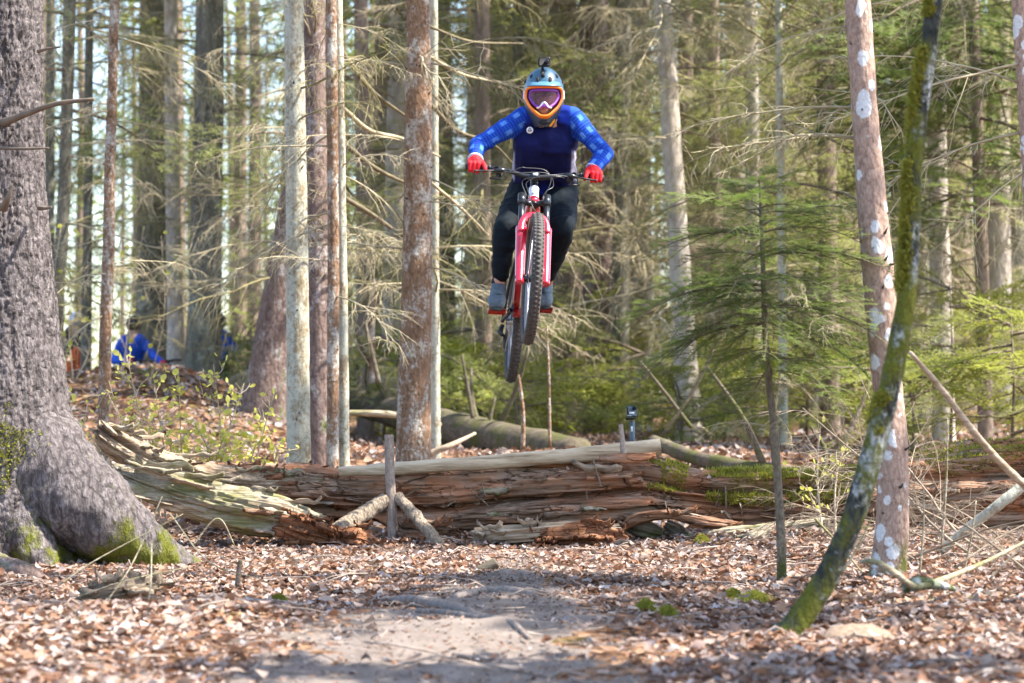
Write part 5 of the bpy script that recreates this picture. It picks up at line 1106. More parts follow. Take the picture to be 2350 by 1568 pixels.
# shoes
for s_ in (-1, 1):
    a_, h_, t_ = ank[s_], heel[s_], toe[s_]; caps = [(a_+Vector((0, .01, .005)), .046, mid(a_, mid(h_, t_), .5), .049), (h_, .036, mid(h_, t_), .043)]
    for w_ in (-.014, .014): caps += [(mid(h_, t_)+Vector((w_, 0, .012)), .043, t_+Vector((w_*1.1, .015, .004)), .033), (mid(a_, h_)+Vector((w_*.5, -.03, 0)), .042, t_+Vector((w_, .04, .015)), .034)]
    sh = blob('shoe', caps, M_SHOE, RIDER, .006, 5); d = (t_-h_).normalized(); 
    X = A(h_-d*.02+Vector((0, 0, -.034)), mid(h_, t_)+Vector((0, 0, -.034)), t_+d*.02+Vector((0, 0, -.024))); V, Fs = sweep(resample(X, 14), np.stack([np.full(14, .009), np.interp(np.linspace(0, 1, 14), [0, .15, .5, .85, 1], [.02, .035, .04, .044, .02])], 1), 14, ref=(0, 0, 1)); so = ob('sole', mesh('sole', pv(V, RIDER), Fs, M_SOLE), sh)
    X = resample(A(mid(a_, t_, .30)+Vector((-.040, .01, .006)), mid(a_, t_, .45)+Vector((0, -.042, .014)), mid(a_, t_, .30)+Vector((.040, .01, .006))), 12); V, Fs = sweep(X, np.stack([np.full(12, .006), np.full(12, .016)], 1), 10, ref=(0, -1, 0)); ob('strap', mesh('strap', pv(V, RIDER), Fs, plain('shoe_strap', (.07, .10, .12), .8)), sh)
    V, Fs = sweep(A(a_+Vector((0, .008, .02)), a_+Vector((0, .01, .052))), [.047, .040], 20); ob('sock', mesh('sock', pv(V, RIDER), Fs, plain('sock_navy', (.012, .016, .03), .9)), sh)
# chest badge: white disc with a dark triangle and a line of marks
bc = P(1216, 299, 14.055); 
MBd = Matrix.Identity(3)
MB().add(*sweep([bc+Vector((0, .0, 0)), bc+Vector((0, -.002, .0))], [.0195, .0195], 28)).ob('badge', M_WHITE, JER, local=False).data.transform(Matrix.Translation(-RIDER.location))
M_NAVY = plain('badge_navy', (.012, .015, .07), .7); em = MB(); tri = [bc+Vector((0, -.0035, .0145)), bc+Vector((-.0125, -.0035, -.003)), bc+Vector((.0125, -.0035, -.003)), bc+Vector((0, -.0035, .0145))]
for k in range(3): em.add(*sweep([tri[k], tri[k+1]], [.0016, .0016], 6))
em.add(*sweep([bc+Vector((.003, -.0035, .006)), bc+Vector((-.002, -.0035, -.002))], [.0014, .0014], 6))
for xx in (-.0085, -.0035, .0015, .0065): em.add(*box(bc+Vector((xx, -.0035, -.0085)), .0036, .002, .004))
em.ob('emblem', M_NAVY, JER, local=False).data.transform(Matrix.Translation(-RIDER.location))

# ---- helmet: shell with a face opening, trim, chin bar, peak, vents, goggles
HP = np.array(Matrix.Rotation(R(6), 3, 'X'))
def hpt(az, z, off=0.0):
    az = np.asarray(az, float); z = np.asarray(z, float); up = np.clip(z, 0, .17)/.1725; dn = np.clip(-z, 0, .2)/.18
    cap_ = np.sqrt(np.maximum(0, 1-up**2.3)); ax_ = .119*np.where(z > 0, cap_, 1-.56*dn**1.7); ca, sa = np.cos(az), np.sin(az)
    ayf = .142*np.where(z > 0, cap_, 1+.16*np.sin(np.clip(dn, 0, 1)*math.pi*.62)-.10*dn**3); ayb = .135*np.where(z > 0, cap_, 1-.28*dn)
    x = (ax_+off)*np.sign(sa)*np.abs(sa)**.92; y = np.where(ca > 0, (ayf+off), (ayb+off))*ca; pnt = np.stack([x, -y, z+0*x], -1); return pnt.reshape(-1, 3)@HP.T+np.array(tuple(HC))
def open_curve(n_, k=1.0):
    "face opening as (azimuth, z), k scales it"
    t = np.linspace(0, 2*math.pi, n_, endpoint=False); c_, s_ = np.cos(t), np.sin(t); z = np.where(s_ > 0, .052*np.abs(s_)**.45*k, -.118*np.abs(s_)**.8*k); wa = np.interp(z, [-.12, -.07, -.01, .055], [.42, .80, 1.04, 1.0]); az = np.sign(c_)*np.abs(c_)**.55*wa*k
    return az, z
def inside(az, z):
    wa = np.interp(z, [-.12, -.07, -.01, .055], [.42, .80, 1.04, 1.0]); f = np.where(z > 0, (np.clip(z, 0, 1)/.052), (np.clip(-z, 0, 1)/.118)); lim = wa*np.clip(1-f**3, 0, 1)**.5; return (np.abs(az) < lim) & (z < .052) & (z > -.118)
naz, nz_ = 150, 84; AZ = np.linspace(-math.pi, math.pi, naz, endpoint=False); ZZ_ = np.concatenate([np.linspace(-.178, .13, 60), .172*np.sin(np.linspace(math.asin(.13/.172)+.02, math.pi/2, 24))])
az, zz = np.meshgrid(AZ, ZZ_); V = hpt(az.ravel(), zz.ravel()); i = np.arange(nz_-1)[:, None]*naz; j = np.arange(naz)[None, :]; k = (j+1) % naz
Q = np.stack([i+j, i+k, i+naz+k, i+naz+j], -1).reshape(-1, 4); ins = inside(az.ravel(), zz.ravel()); Q = Q[~ins[Q].any(1)]
ac, zc_ = az.ravel()[Q].mean(1), zz.ravel()[Q].mean(1); mi = np.where(zc_ < -.03-.0*np.abs(ac), 1, 0)
HEL = ob('helmet', mesh('helmet', pv(V, RIDER), [Q], mats=[M_HELM, M_HELMD], mi=mi), RIDER); sm = HEL.modifiers.new('thickness', 'SOLIDIFY'); sm.thickness = .012; sm.offset = -1
def hsub(name, mbv, mat): o = mbv.ob(name, mat, None); o.parent = HEL; o.data.transform(Matrix.Translation(-RIDER.location)); return o
oa, oz = open_curve(90, 1.02); loop = hpt(oa, oz, .002); loop = np.concatenate([loop, loop[:1]]); loopz = np.concatenate([oz, oz[:1]])
hsub('face_trim', MB().add(*sweep(loop, np.stack([np.interp(loopz, [-.12, -.06, .03, .06], [.021, .017, .008, .006]), np.full(91, .009)], 1), 12, cap=False)), M_ORANGE)
pk = []; na = 40; aa = np.linspace(-1.0, 1.0, na)
for off, zf in ((-.002, .086), (.014, .074), (.030, .064), (.032, .058), (.018, .058), (-.002, .060)): pk.append(hpt(aa, np.full(na, zf), off*np.cos(aa*1.5)))
V = np.concatenate(pk); i = np.arange(5)[:, None]*na; j = np.arange(na-1)[None, :]; Q = np.stack([i+j, i+j+1, i+na+j+1, i+na+j], -1).reshape(-1, 4); hsub('peak', MB().add(V, [Q]), plain('peak_blue', (.07, .18, .27), .4))
for (a0, z0, rz, tw) in ((-.33, .098, .022, .2), (.33, .098, .022, -.2), (-.92, .118, .019, .3), (.92, .118, .019, -.3), (-1.5, .09, .02, .3), (1.5, .09, .02, -.3)):
    c_ = hpt([a0], [z0], -.002)[0]; nn = Vector(tuple(c_))-HC; nn.normalize(); q = nn.to_track_quat('Z', 'Y').to_matrix(); hsub('vent', MB().add(*ell(c_, .0115, rz, .007, 14, 8, np.array(q)@np.array(Matrix.Rotation(tw, 3, 'Z')))), M_VENT)
c_ = hpt([0], [-.150], .001)[0]; hsub('chin_vent', MB().add(*ell(c_, .034, .008, .014, 18, 8)), M_VENT)
c_ = hpt([.60], [-.155], .003); qd = hpt([.42, .75, .95, .80], [-.174, -.174, -.142, -.128], .004); hsub('chin_glint_patch', MB().add(qd, [np.array([[0, 1, 2, 3]])]), plain('amber_glint_patch', (.80, .33, .02), .4))  # orange chin patch, its bright reflection painted into the colour
# goggles
ga, gz_ = open_curve(90, .93); gm = gz_ > -.085
gcurve = lambda k, off: hpt(*(lambda a_, z_: (a_, np.where(z_ < 0, z_*.66+.018*np.exp(-(a_/.13)**2), z_*.80)))(*open_curve(90, k)), off)
lp_ = gcurve(.86, -.016); lp2 = np.concatenate([lp_, lp_[:1]]); gog = hsub('goggles', MB().add(*sweep(lp2, np.full((91, 2), .0095), 10, cap=False)), M_PURP)
V = np.concatenate([gcurve(.84, -.012)]+[gcurve(.84*q_, -.012+.006*(1-q_)) for q_ in (.66, .33, .02)]); i = np.arange(3)[:, None]*90; j = np.arange(90)[None, :]; k = (j+1) % 90; Q = np.stack([i+j, i+k, i+90+k, i+90+j], -1).reshape(-1, 4)
o = MB().add(V, [Q]).ob('lens', M_LENS, None); o.parent = HEL; o.data.transform(Matrix.Translation(-RIDER.location))
a_ = np.linspace(-.42, .42, 24); V = hpt(a_, -.066+.030*np.exp(-(a_/.16)**2), -.012); o = MB().add(*sweep(V, np.full((24, 2), .0065), 8)).ob('nose_foam', plain('white_foam', (.75, .72, .76), .7), None); o.parent = HEL; o.data.transform(Matrix.Translation(-RIDER.location))
for s_ in (-1, 1):
    a_ = np.linspace(.98, 2.6, 24)*s_; up_ = hpt(a_, .020+.01*np.abs(a_), .003); dn_ = hpt(a_, -.028+.01*np.abs(a_), .003); V = np.concatenate([up_, dn_]); j = np.arange(23); Q = np.stack([j, j+1, j+25, j+24], 1)
    o = MB().add(V, [Q]).ob('goggle_strap', plain('white_purple_strap', (.62, .50, .74), .6, var=.35, sc=50), None); o.parent = HEL; o.data.transform(Matrix.Translation(-RIDER.location))
# ---- action camera on the helmet
HCAM = root('action_camera', tuple(P(1247, 166, 14.06)), 'small black action camera on a mount atop the rider helmet', 'camera')
MB().add(*box(P(1249, 143, 14.03), .068, .034, .052, None, .006)).ob('camera_body', M_CAMB, HCAM, False)
MB().add(*sweep([P(1256, 141, 14.013), P(1256, 141, 14.003)], [.013, .012], 20)).ob('lens', plain('lens_glass', (.01, .012, .02), .08), HCAM)
MB().add(*box(P(1256, 133.4, 14.03), .028, .02, .004)).ob('top_plate', M_SILVER, HCAM, False)
MB().add(*sweep([P(1245, 156, 14.04), P(1246, 165, 14.03), P(1246, 176, 14.0)], [.009, .010, .009], 10)).add(*box(P(1246, 171, 14.01), .024, .012, .036, rotm('X', -.45), .004)).ob('mount', M_CAMB, HCAM)
# ================================================================== saplings, shrub, brush, people behind, small things
# ---- fir sapling: thin stem, flat layered boughs
FIRT = root('fir_sapling', (P(1792, 1345, 11.2).x, 11.2, gzs(P(1792, 1345, 11.2).x, 11.2)), 'young green fir with a thin crooked stem and flat feathery boughs', 'tree')
pts = [(1794, 1360, 24), (1793, 1250, 22), (1788, 1150, 20), (1778, 1000, 18), (1765, 880, 16), (1756, 760, 13), (1752, 640, 11), (1748, 540, 9), (1745, 470, 6), (1742, 405, 3)]
X, ex = resample(A(*[P(x, y, 11.2) for x, y, _ in pts]), 90, np.array([w_/2/FPX*11.2 for *_, w_ in pts])); X[0, 2] = FIRT.location.z-.05
V, Fs = sweep(X, ex[:, 0], 12); V += (vn(V*70)*.0012)[:, None]; ob('trunk', mesh('trunk', pv(V, FIRT), Fs, B_SAP), FIRT)
r = random.Random(21)
def fir_bough(px, py, az, s, el=0.0):
    p = P(px, py, 11.2); k = int(np.argmin(np.abs(X[:, 2]-p.z))); o = ob('bough', r.choice(FIR), FIRT); o.location = Vector(X[k])-FIRT.location; o.scale = (s, s, s); o.rotation_euler = (r.gauss(0, .18), -el, az)
for (py, n_, smin, smax, el) in ((412, 4, .12, .2, .6), (440, 6, .2, .32, .45), (480, 6, .28, .42, .3), (530, 6, .38, .58, .25), (585, 5, .42, .62, .15), (645, 6, .42, .62, .08), (695, 6, .45, .68, .02), (745, 5, .4, .62, -.05), (800, 5, .35, .55, -.1), (850, 3, .3, .5, -.15)):
    a0 = r.uniform(0, 6.28)
    for k in range(n_): fir_bough(0, py+r.gauss(0, 9), a0+6.283*k/n_+r.gauss(0, .25), r.uniform(smin, smax), el+r.gauss(0, .1))
for (py, az, s, el) in ((650, 3.3, .78, .05), (665, 3.75, .7, 0), (735, 3.1, .7, -.05), (500, 3.5, .55, .25), (540, 2.9, .6, .2), (520, .2, .6, .3), (585, -.3, .66, .15), (700, -.25, .62, 0), (760, 0.1, .6, -.05), (820, 5.3, .6, -.1), (640, 4.4, .6, 0), (560, 4.9, .5, .1), (720, 4.7, .6, 0)): fir_bough(0, py, az, s, el)
for k in range(16):
    py = r.uniform(640, 980); p = P(0, py, 11.2); q = int(np.argmin(np.abs(X[:, 2]-p.z))); o = ob('dead_twig', r.choice(DEADFINE), FIRT); o.location = Vector(X[q])-FIRT.location; s = r.uniform(.16, .42); o.scale = (s, s*.9, s*.9); o.rotation_euler = (r.gauss(0, .4), r.gauss(0, .2), r.uniform(0, 6.28))

# ---- broadleaf shrubs coming into leaf
LEAFG = leafmat('spring_leaf', (.42, .42, .05), (.66, .62, .16), .5, .5, sc=2)
Vl, Fl = leaf_tmpl(.35, .3); SHLEAF = [mesh('leaf', Vl*np.array([1, 1.25, 1])+np.array([.5, 0, 0]), [Fl], LEAFG, smooth=False)]
Vl, Fl = leaf_tmpl(-.2, -.4); SHLEAF.append(mesh('leaf', Vl*np.array([1, 1.1, 1])+np.array([.5, 0, 0]), [Fl], LEAFG, smooth=False))
M_SHTW = plain('shrub_twig', (.38, .31, .22), .8, var=.3, sc=8)
def shrub(label, base, stems, nl, seed, lsz=(.028, .05), extra=0, group=None):
    r = random.Random(seed); rt = root('shrub', (base.x, base.y, gzs(base.x, base.y)-.02), label, 'shrub', group); tips = []
    for (px, py, d, bx) in stems:
        e = P(px, py, d); b = Vector((base.x+bx, base.y+r.gauss(0, .08), rt.location.z)); m1 = b.lerp(e, .4)+Vector((r.gauss(0, .05), r.gauss(0, .08), .10)); mb = MB()
        pts = resample(A(b, m1, e), 14); mb.add(*sweep(pts, np.linspace(.009, .0022, 14), 6)); tips += [(pts[k], pts[k]-pts[k-1]) for k in (11, 12, 13)]
        for k in range(3, 13):
            for side in range(r.choice((1, 2))):
                dv = Vector(pts[k]-pts[k-1]).normalized(); ax_ = Vector((r.gauss(0, 1), r.gauss(0, 1), r.gauss(0, .6))).normalized(); nd = (dv*.7+ax_).normalized(); L = r.uniform(.10, .34)*(1.1-k/18)
                q = [Vector(pts[k])]; 
                for j in range(4): nd = (nd+Vector((r.gauss(0, .18), r.gauss(0, .18), r.gauss(.05, .15)))).normalized(); q.append(q[-1]+nd*L/4)
                mb.add(*sweep(A(*q), np.linspace(.0038, .0016, 5), 4, cap=False)); tips += [(np.array(q[j]), np.array(nd)) for j in (2, 3, 4)]
                for j in (1, 2, 3):
                    if r.random() < .6: dd = (nd+Vector((r.gauss(0, .7), r.gauss(0, .7), r.gauss(0, .6)))).normalized(); e2 = q[j]+dd*r.uniform(.04, .12); mb.add(*sweep(A(q[j], e2), [.002, .0014], 4, cap=False)); tips.append((np.array(e2), np.array(dd)))
        mb.ob('stem', M_SHTW, rt)
    r.shuffle(tips)
    for k in range(nl):
        p, dv = tips[k % len(tips)]; o = ob('leaf', r.choice(SHLEAF), rt); o.location = Vector(p)-rt.location+Vector((r.gauss(0, .012),)*3); s = r.uniform(*lsz); o.scale = (s, s, s)
        q = Vector(tuple(dv)).normalized().to_track_quat('X', 'Z').to_euler(); o.rotation_euler = (q.x+r.gauss(0, .8), q.y+r.gauss(0, .6), q.z+r.gauss(0, .8))
    if extra:
        mb = MB()
        for k in range(extra):
            p, dv = r.choice(tips); s = r.uniform(*lsz)*.8; e = Matrix.Rotation(r.uniform(0, 6.28), 3, 'Z')@Matrix.Rotation(r.gauss(0, .7), 3, 'X')@Matrix.Rotation(r.gauss(0, .6), 3, 'Y'); V_, F_2 = leaf_tmpl(.3, .3); mb.add((V_+np.array([.5, 0, 0]))*s@np.array(e).T+np.array(p)+np.array([r.gauss(0, .02) for _ in range(3)]), [F_2])
        o = mb.ob('foliage', LEAFG, rt, False); o['kind'] = 'stuff'
    return rt
shrub('shrub with small bright yellow-green new leaves above the broken left end of the log', P(470, 1130, 16.6), [(290, 815, 16.2, -.3), (350, 850, 16.0, -.2), (250, 875, 16.4, -.4), (410, 850, 16.3, -.1), (490, 835, 16.2, .05), (560, 880, 16.4, .1), (630, 900, 16.3, .3), (340, 970, 15.9, -.25), (440, 960, 15.8, 0), (520, 985, 15.9, .1), (590, 1010, 16.0, .2), (640, 1020, 16.2, .3), (385, 1000, 15.7, -.1), (470, 1010, 15.9, .05), (230, 970, 16.1, -.45)], 298, 31, (.034, .058), 620)
shrub('thin sprigs of new leaves beside the huge left spruce', P(190, 1080, 15.6), [(160, 900, 15.4, -.05), (200, 930, 15.5, 0), (175, 1000, 15.4, .02), (235, 1000, 15.6, .05)], 60, 33, (.03, .05))
shrub('slender shrub with yellow-green leaves in front of the mossy log, beside the spotted trunk', P(1900, 1230, 14.0), [(1880, 1000, 14.0, -.04), (1935, 1030, 14.0, .03)], 40, 34, (.025, .045))
shrub('wispy leaf sprays on thin stems in front of the white sky gap', P(215, 880, 26), [(140, 520, 26, -.5), (185, 560, 26, -.2), (330, 520, 26, .3), (370, 540, 26, .6), (160, 640, 26, -.3), (180, 730, 26, -.2)], 60, 35, (.05, .085))

# ---- young green undergrowth far behind
r = random.Random(5)
for k, (px, py, d, n_, s, lab) in enumerate(((880, 800, 27, 9, 1.2, 'pale green young conifer tuft behind the lone brown trunk on its left'), (1105, 860, 30, 12, 1.3, 'bright yellow-green bush below the rear wheel of the jumping bike'), (1180, 900, 26, 7, .8, 'low light green bush above the dark fallen trunk'), (1480, 830, 32, 12, 1.4, 'yellow-green bush right of the broad red-brown trunk'), (1660, 900, 30, 12, 1.3, 'yellow-green bush behind the stem of the fir sapling'), (1560, 950, 26, 8, .9, 'low green bush behind the stick-mounted camera'), (1850, 800, 28, 10, 1.4, 'green bush behind the right boughs of the fir sapling'), (2180, 700, 24, 10, 1.3, 'green conifer tuft right of the mossy leaning trunk'), (2320, 760, 22, 9, 1.2, 'soft green conifer tuft at the right edge'), (2090, 900, 22, 6, .8, 'small green tuft between spotted trunk and brush'), (600, 800, 34, 8, 1.2, 'pale bush in the sky gap beside the curved leaning trunk'), (850, 700, 36, 12, 1.6, 'tall pale green tuft between thin pale trunk and lone brown trunk'))):
    c = P(px, py, d); g0 = gzs(c.x, d); rt = root('green_bush', (c.x, d, g0), lab, 'bush'); hgt = max(.5, c.z-g0)
    MB().add(*sweep(A((c.x, d, g0-.1), (c.x+.03, d, g0+hgt*.6), (c.x, d, g0+hgt*1.15)), [.02, .014, .004], 6)).ob('stem', MAT_BRANCHWOOD, rt)
    for q in range(n_*2):
        o = ob('bough', r.choice(BRIGHT if r.random() < .6 else SPRUCE), rt); o.location = (0, 0, r.uniform(.25, 1.15)*hgt); o.rotation_euler = (r.gauss(0, .3), r.gauss(-.05, .25), r.uniform(0, 6.28)); o.scale = (s*r.uniform(.5, 1.0),)*3

# ---- fallen trunks and dead wood behind the log
def fallen(name, label, pts_px, mat, cat='log', sides=22, amp=.02, spikes=0, seed=1):
    W = [P(x, y, d) for x, y, d, w_ in pts_px]; lo = W[len(W)//2]; rt = root(name, (lo.x, lo.y, gzs(lo.x, lo.y)), label, cat)
    X, ex = resample(A(*W), 60, np.array([w_/2/FPX*d for x, y, d, w_ in pts_px])); V, Fs, D, a = sweep(X, ex[:, 0], sides, full=True); nv = len(D)
    V[:nv] += (D/(np.linalg.norm(D, axis=1)[:, None]+1e-9))*(fbm(V[:nv]*5, 3, seed)*amp)[:, None]; ob('log_body', mesh('log_body', pv(V, rt), Fs, mat), rt); rr = random.Random(seed)
    for k in range(spikes):
        i_ = rr.randint(5, 55); b = X[i_]; L = rr.uniform(.4, 1.3); dv = np.array([rr.gauss(0, .35), rr.gauss(0, .3), 1.0]); dv /= np.linalg.norm(dv); e = b+dv*L
        MB().add(*sweep(resample(A(b, b+dv*L*.5+np.array([rr.gauss(0, .05), 0, 0]), e), 8), np.linspace(.035, .012, 8), 7)).ob('branch', W_DARK, rt)
    return rt
fallen('fallen_log', 'dark fallen trunk with broken upright branches lying behind the log', [(640, 870, 28, 50), (790, 915, 27, 60), (900, 945, 26, 70), (1040, 985, 25, 82), (1180, 1015, 24, 84), (1330, 1040, 23, 70)], W_DARK, spikes=9, seed=3)
fallen('fallen_log', 'thin grey fallen stem crossing above the dark fallen trunk', [(740, 950, 22, 12), (795, 948, 22, 14), (900, 952, 22, 16), (1010, 975, 22.5, 12)], W_GREY, 'log', 10, .006, 0, 4)
fallen('fallen_log', 'pale fallen stem leaning on the slope right of the lone brown trunk', [(990, 1040, 21, 14), (1040, 1020, 21, 13), (1090, 995, 21.3, 8)], W_TAN, 'log', 10, .006, 0, 5)
fallen('fallen_log', 'brown fallen trunk behind the right end of the pale pole', [(1500, 1015, 22, 30), (1620, 1058, 21, 36), (1760, 1080, 20.5, 36), (1930, 1092, 20.5, 30)], W_DARK, spikes=4, seed=6)
for k, (a, b, d, w_, lab) in enumerate((((1520, 1000), (1640, 800), 22, 9, 'thin dead stem leaning right just beyond the stick-mounted camera'), ((1590, 985), (1470, 830), 23, 9, 'thin dead stem leaning left beyond the stick-mounted camera'), ((1700, 1010), (1560, 770), 24, 10, 'long dead stem leaning left behind the fir sapling'), ((870, 880), (838, 740), 24, 12, 'dark broken snag between thin pale trunk and lone brown trunk'), ((1085, 960), (1060, 815), 24, 10, 'dark upright broken branch right of the lone brown trunk'), ((1200, 1030), (1190, 860), 20, 11, 'thin tan sapling stem below the rear wheel'), ((1262, 1028), (1255, 750), 20.5, 7, 'very thin pale sapling stem right of the rear wheel'), ((1655, 1060), (1690, 870), 21, 11, 'pale birch-like thin stem left of the fir stem'), ((1725, 1060), (1712, 860), 20, 8, 'thin whitish stem close left of the fir stem'), ((855, 880), (858, 640), 26, 16, 'sunlit thin pale sapling between the thin pale trunk and the lone brown trunk'))):
    if k in (2, 7, 8): continue
    stick('dead_stem', lab, [(a[0], a[1], d, w_), ((a[0]+b[0])/2+random.gauss(0, 6), (a[1]+b[1])/2, d, w_*.85), (b[0], b[1], d, w_*.5)], (W_DARK if k < 5 else B_BROWN), 'stem', 8, 16, .003)
# ---- dead leaning pole, brush heap and sticks at the right
stick('leaning_pole', 'long bare dead pole slanting across the right side down into the brush', [(2088, 808, 10.4, 9), (2150, 880, 10.5, 13), (2230, 985, 10.6, 15), (2300, 1065, 10.7, 16), (2380, 1140, 10.8, 18)], W_TAN, 'pole', 12, 40, .003)
stick('fallen_branch', 'lichened pale branch rising to the right edge out of the brush', [(2160, 1265, 12.4, 22), (2220, 1215, 12.3, 22), (2290, 1160, 12.2, 24), (2380, 1090, 12.2, 26)], B_PALE, 'branch', 12, 40, .005)
stick('fallen_branch', 'curved bare branch arching from the mossy trunk toward the stump of moss', [(1975, 1290, 9.6, 9), (2010, 1290, 9.5, 14), (2060, 1320, 9.5, 15), (2095, 1345, 9.6, 16), (2150, 1335, 9.8, 14), (2260, 1290, 10.2, 9), (2370, 1235, 10.5, 6)], W_GREY, 'branch', 12, 50, .003)
stick('fallen_branch', 'mossy thick stick end lying beside the foot of the spotted trunk', [(2070, 1352, 9.7, 22), (2105, 1340, 9.7, 30), (2150, 1342, 9.8, 22), (2190, 1352, 9.9, 10)], B_MOSSY, 'branch', 14, 30, .006)
stick('fallen_branch', 'grey barkless log piece half buried in leaves at the lower right', [(2095, 1446, 8.95, 22), (2150, 1444, 8.95, 26), (2225, 1440, 9.0, 22), (2300, 1436, 9.1, 14)], W_GREY, 'branch', 14, 30, .004)
BRUSH = [dead_branch(500+k, 1.7, .75).me('twig_spray', plain('brush_twig', (.21, .165, .12), .9, var=.4, sc=6)) for k in range(4)]
for k in range(16):
    rr = random.Random(800+k); px, d = rr.uniform(2070, 2400), rr.uniform(10.6, 13.8); c = P(px, 0, d); g0 = gzs(c.x, d); rt = root('brush_branch', (c.x, d, g0+.03), 'dry twiggy dead branch in the brush heap at the right edge', 'branch', 'brush heap branches at the right')
    o = ob('twig_spray', rr.choice(BRUSH), rt); s = rr.uniform(.4, .8); o.scale = (s, s, s); o.rotation_euler = (rr.gauss(0, .8), -rr.uniform(-.1, .75), rr.uniform(0, 6.28))
for k, (a, b, d, lab) in enumerate((((2160, 1260), (2175, 960), 11.6, 'thin upright dead twig in the brush, just right of the spotted trunk'), ((2110, 1320), (2120, 1120), 11.0, 'short upright twig at the foot of the spotted trunk'), ((2210, 1320), (2240, 1150), 11.2, 'forked thin twig in the middle of the brush'), ((2270, 1330), (2380, 1210), 10.6, 'long thin twig leaning to the right edge'), ((1930, 1320), (2000, 1190), 10.9, 'thin twig leaning between leaning tree and spotted trunk'), ((1870, 1190), (1990, 1330), 11.4, 'pale thin twig slanting behind the leaning mossy tree'))):
    stick('twig', lab, [(a[0], a[1], d, 6), ((a[0]+b[0])/2+4, (a[1]+b[1])/2, d, 5), (b[0], b[1], d, 3)], W_GREY, 'twig', 6, 14, .001)
# ---- left front: half-buried wood, twigs, peg
chunk('rotten_stump', 'half-buried mossy lump of wood among twigs before the huge spruce', [(190, 1382, 10.5), (250, 1368, 10.45), (330, 1352, 10.45), (352, 1352, 10.5)], [[10, 16], [22, 28], [26, 30], [12, 16]], W_UP, 31, .04, 10, 'stump')
for k, (pts, w_, lab) in enumerate((([(215, 1420, 10.2), (300, 1300, 10.3), (372, 1140, 10.6)], 5, 'long pale twig leaning up right from the half-buried wood'), ([(330, 1440, 10.1), (345, 1350, 10.2), (348, 1240, 10.4)], 7, 'pale upright stick beside the half-buried wood'), ([(180, 1370, 10.4), (300, 1330, 10.3), (440, 1300, 10.5)], 4, 'thin arched twig over the half-buried wood'), ([(390, 1180, 10.9), (480, 1290, 10.8), (600, 1330, 10.7)], 4, 'thin dark twig curving down before the red rot'), ([(140, 1340, 10.6), (230, 1280, 10.7), (420, 1180, 10.9)], 4, 'thin twig crossing before the spread root'), ([(440, 1255, 12.9), (500, 1190, 12.9), (540, 1255, 12.9)], 5, 'small tangle twig at the lower edge of the greenish slab'))):
    stick('twig', lab, [(x, y, d, w_*(1-.3*q)) for q, (x, y, d) in enumerate(pts)], W_GREY, 'twig', 6, 20, .001)
stick('peg', 'short brown wooden peg sticking up from the leaves on the left', [(545, 1345, 10.8, 13), (548, 1315, 10.8, 13), (552, 1285, 10.8, 10)], B_RED, 'peg', 10, 14, .002)
stick('cut_branch', 'short dark cut branch stub lying on the trail before the log', [(1086, 1322, 11.9, 26), (1112, 1306, 11.9, 27), (1140, 1290, 11.9, 24)], W_DARK, 'branch', 16, 20, .003)
# roots crossing the trail
def trail_root(label, pts, d0):
    W = []
    for x, y, w_ in pts: d = EYE*FPX/(y-HY); c = P(x, y, d); W.append((c.x, d, gzs(c.x, d)+.016, w_/2/FPX*d))
    rt = root('tree_root', W[0][:3], label, 'root'); X, ex = resample(np.array([q[:3] for q in W]), 40, np.array([q[3] for q in W])); V, Fs, D, a = sweep(X, ex[:, 0], 14, full=True); nv = len(D); V[:nv] += (vn(V[:nv]*40)*.004)[:, None]*D/(np.linalg.norm(D, axis=1)[:, None]+1e-9); ob('root_body', mesh('root_body', pv(V, rt), Fs, B_ROOT), rt)
B_ROOT = bark('bark_root', ((.09, .07, .058), (.2, .165, .145), (.3, .26, .235)), 40, .6, bump=.5)
trail_root('pale root snaking along the trail toward the viewer', [(880, 1388, 20), (960, 1398, 30), (1040, 1416, 28), (1110, 1438, 24), (1170, 1462, 18), (1215, 1482, 10)], 0)
trail_root('thin root branching off the snaking root on the trail', [(960, 1420, 14), (1040, 1428, 18), (1120, 1440, 14), (1200, 1446, 8)], 0)
trail_root('root crossing the trail like a step', [(1040, 1388, 16), (1100, 1374, 22), (1170, 1376, 24), (1228, 1384, 18)], 0)
trail_root('short thin root on the bare trail near the bottom', [(1040, 1510, 9), (1090, 1518, 12), (1150, 1530, 8)], 0)
# moss tufts on the ground, soil mound
for k, (px, py, wpx, lab) in enumerate(((1480, 1412, 26, 'small green moss tuft right of the trail, left one of a pair'), (1532, 1420, 28, 'small green moss tuft right of the trail, right one of a pair'), (1680, 1380, 24, 'low moss tuft left of the leaning tree foot, farther one'), (1730, 1392, 40, 'broad low moss tuft left of the leaning tree foot'), (640, 1372, 20, 'tiny moss tuft in the leaves left of the trail'), (1610, 1258, 16, 'tiny moss tuft right below the hollow log'))):
    d = EYE*FPX/(py-HY); c = P(px, py, d); rr = np.random.RandomState(60+k); n_ = 900; q = rr.normal(0, .38, (n_, 2)); rad = wpx/FPX*d; x = c.x+q[:, 0]*rad; y = d+q[:, 1]*rad; hh = .03*np.exp(-(q**2).sum(1)*2); z = gz(x, y)+hh+.006
    rt = root('moss_tuft', (c.x, d, gzs(c.x, d)), lab, 'moss'); o = moss_on(rt, np.stack([x, y, z], 1), np.tile([0, 0, 1.0], (n_, 1)), .022, seed=90+k); del o['kind']
c = P(1962, 1465, 8.65); MND = root('soil_mound', (c.x, 8.65, gzs(c.x, 8.65)), 'low mound of brown needle soil beside the leaning tree foot', 'mound')
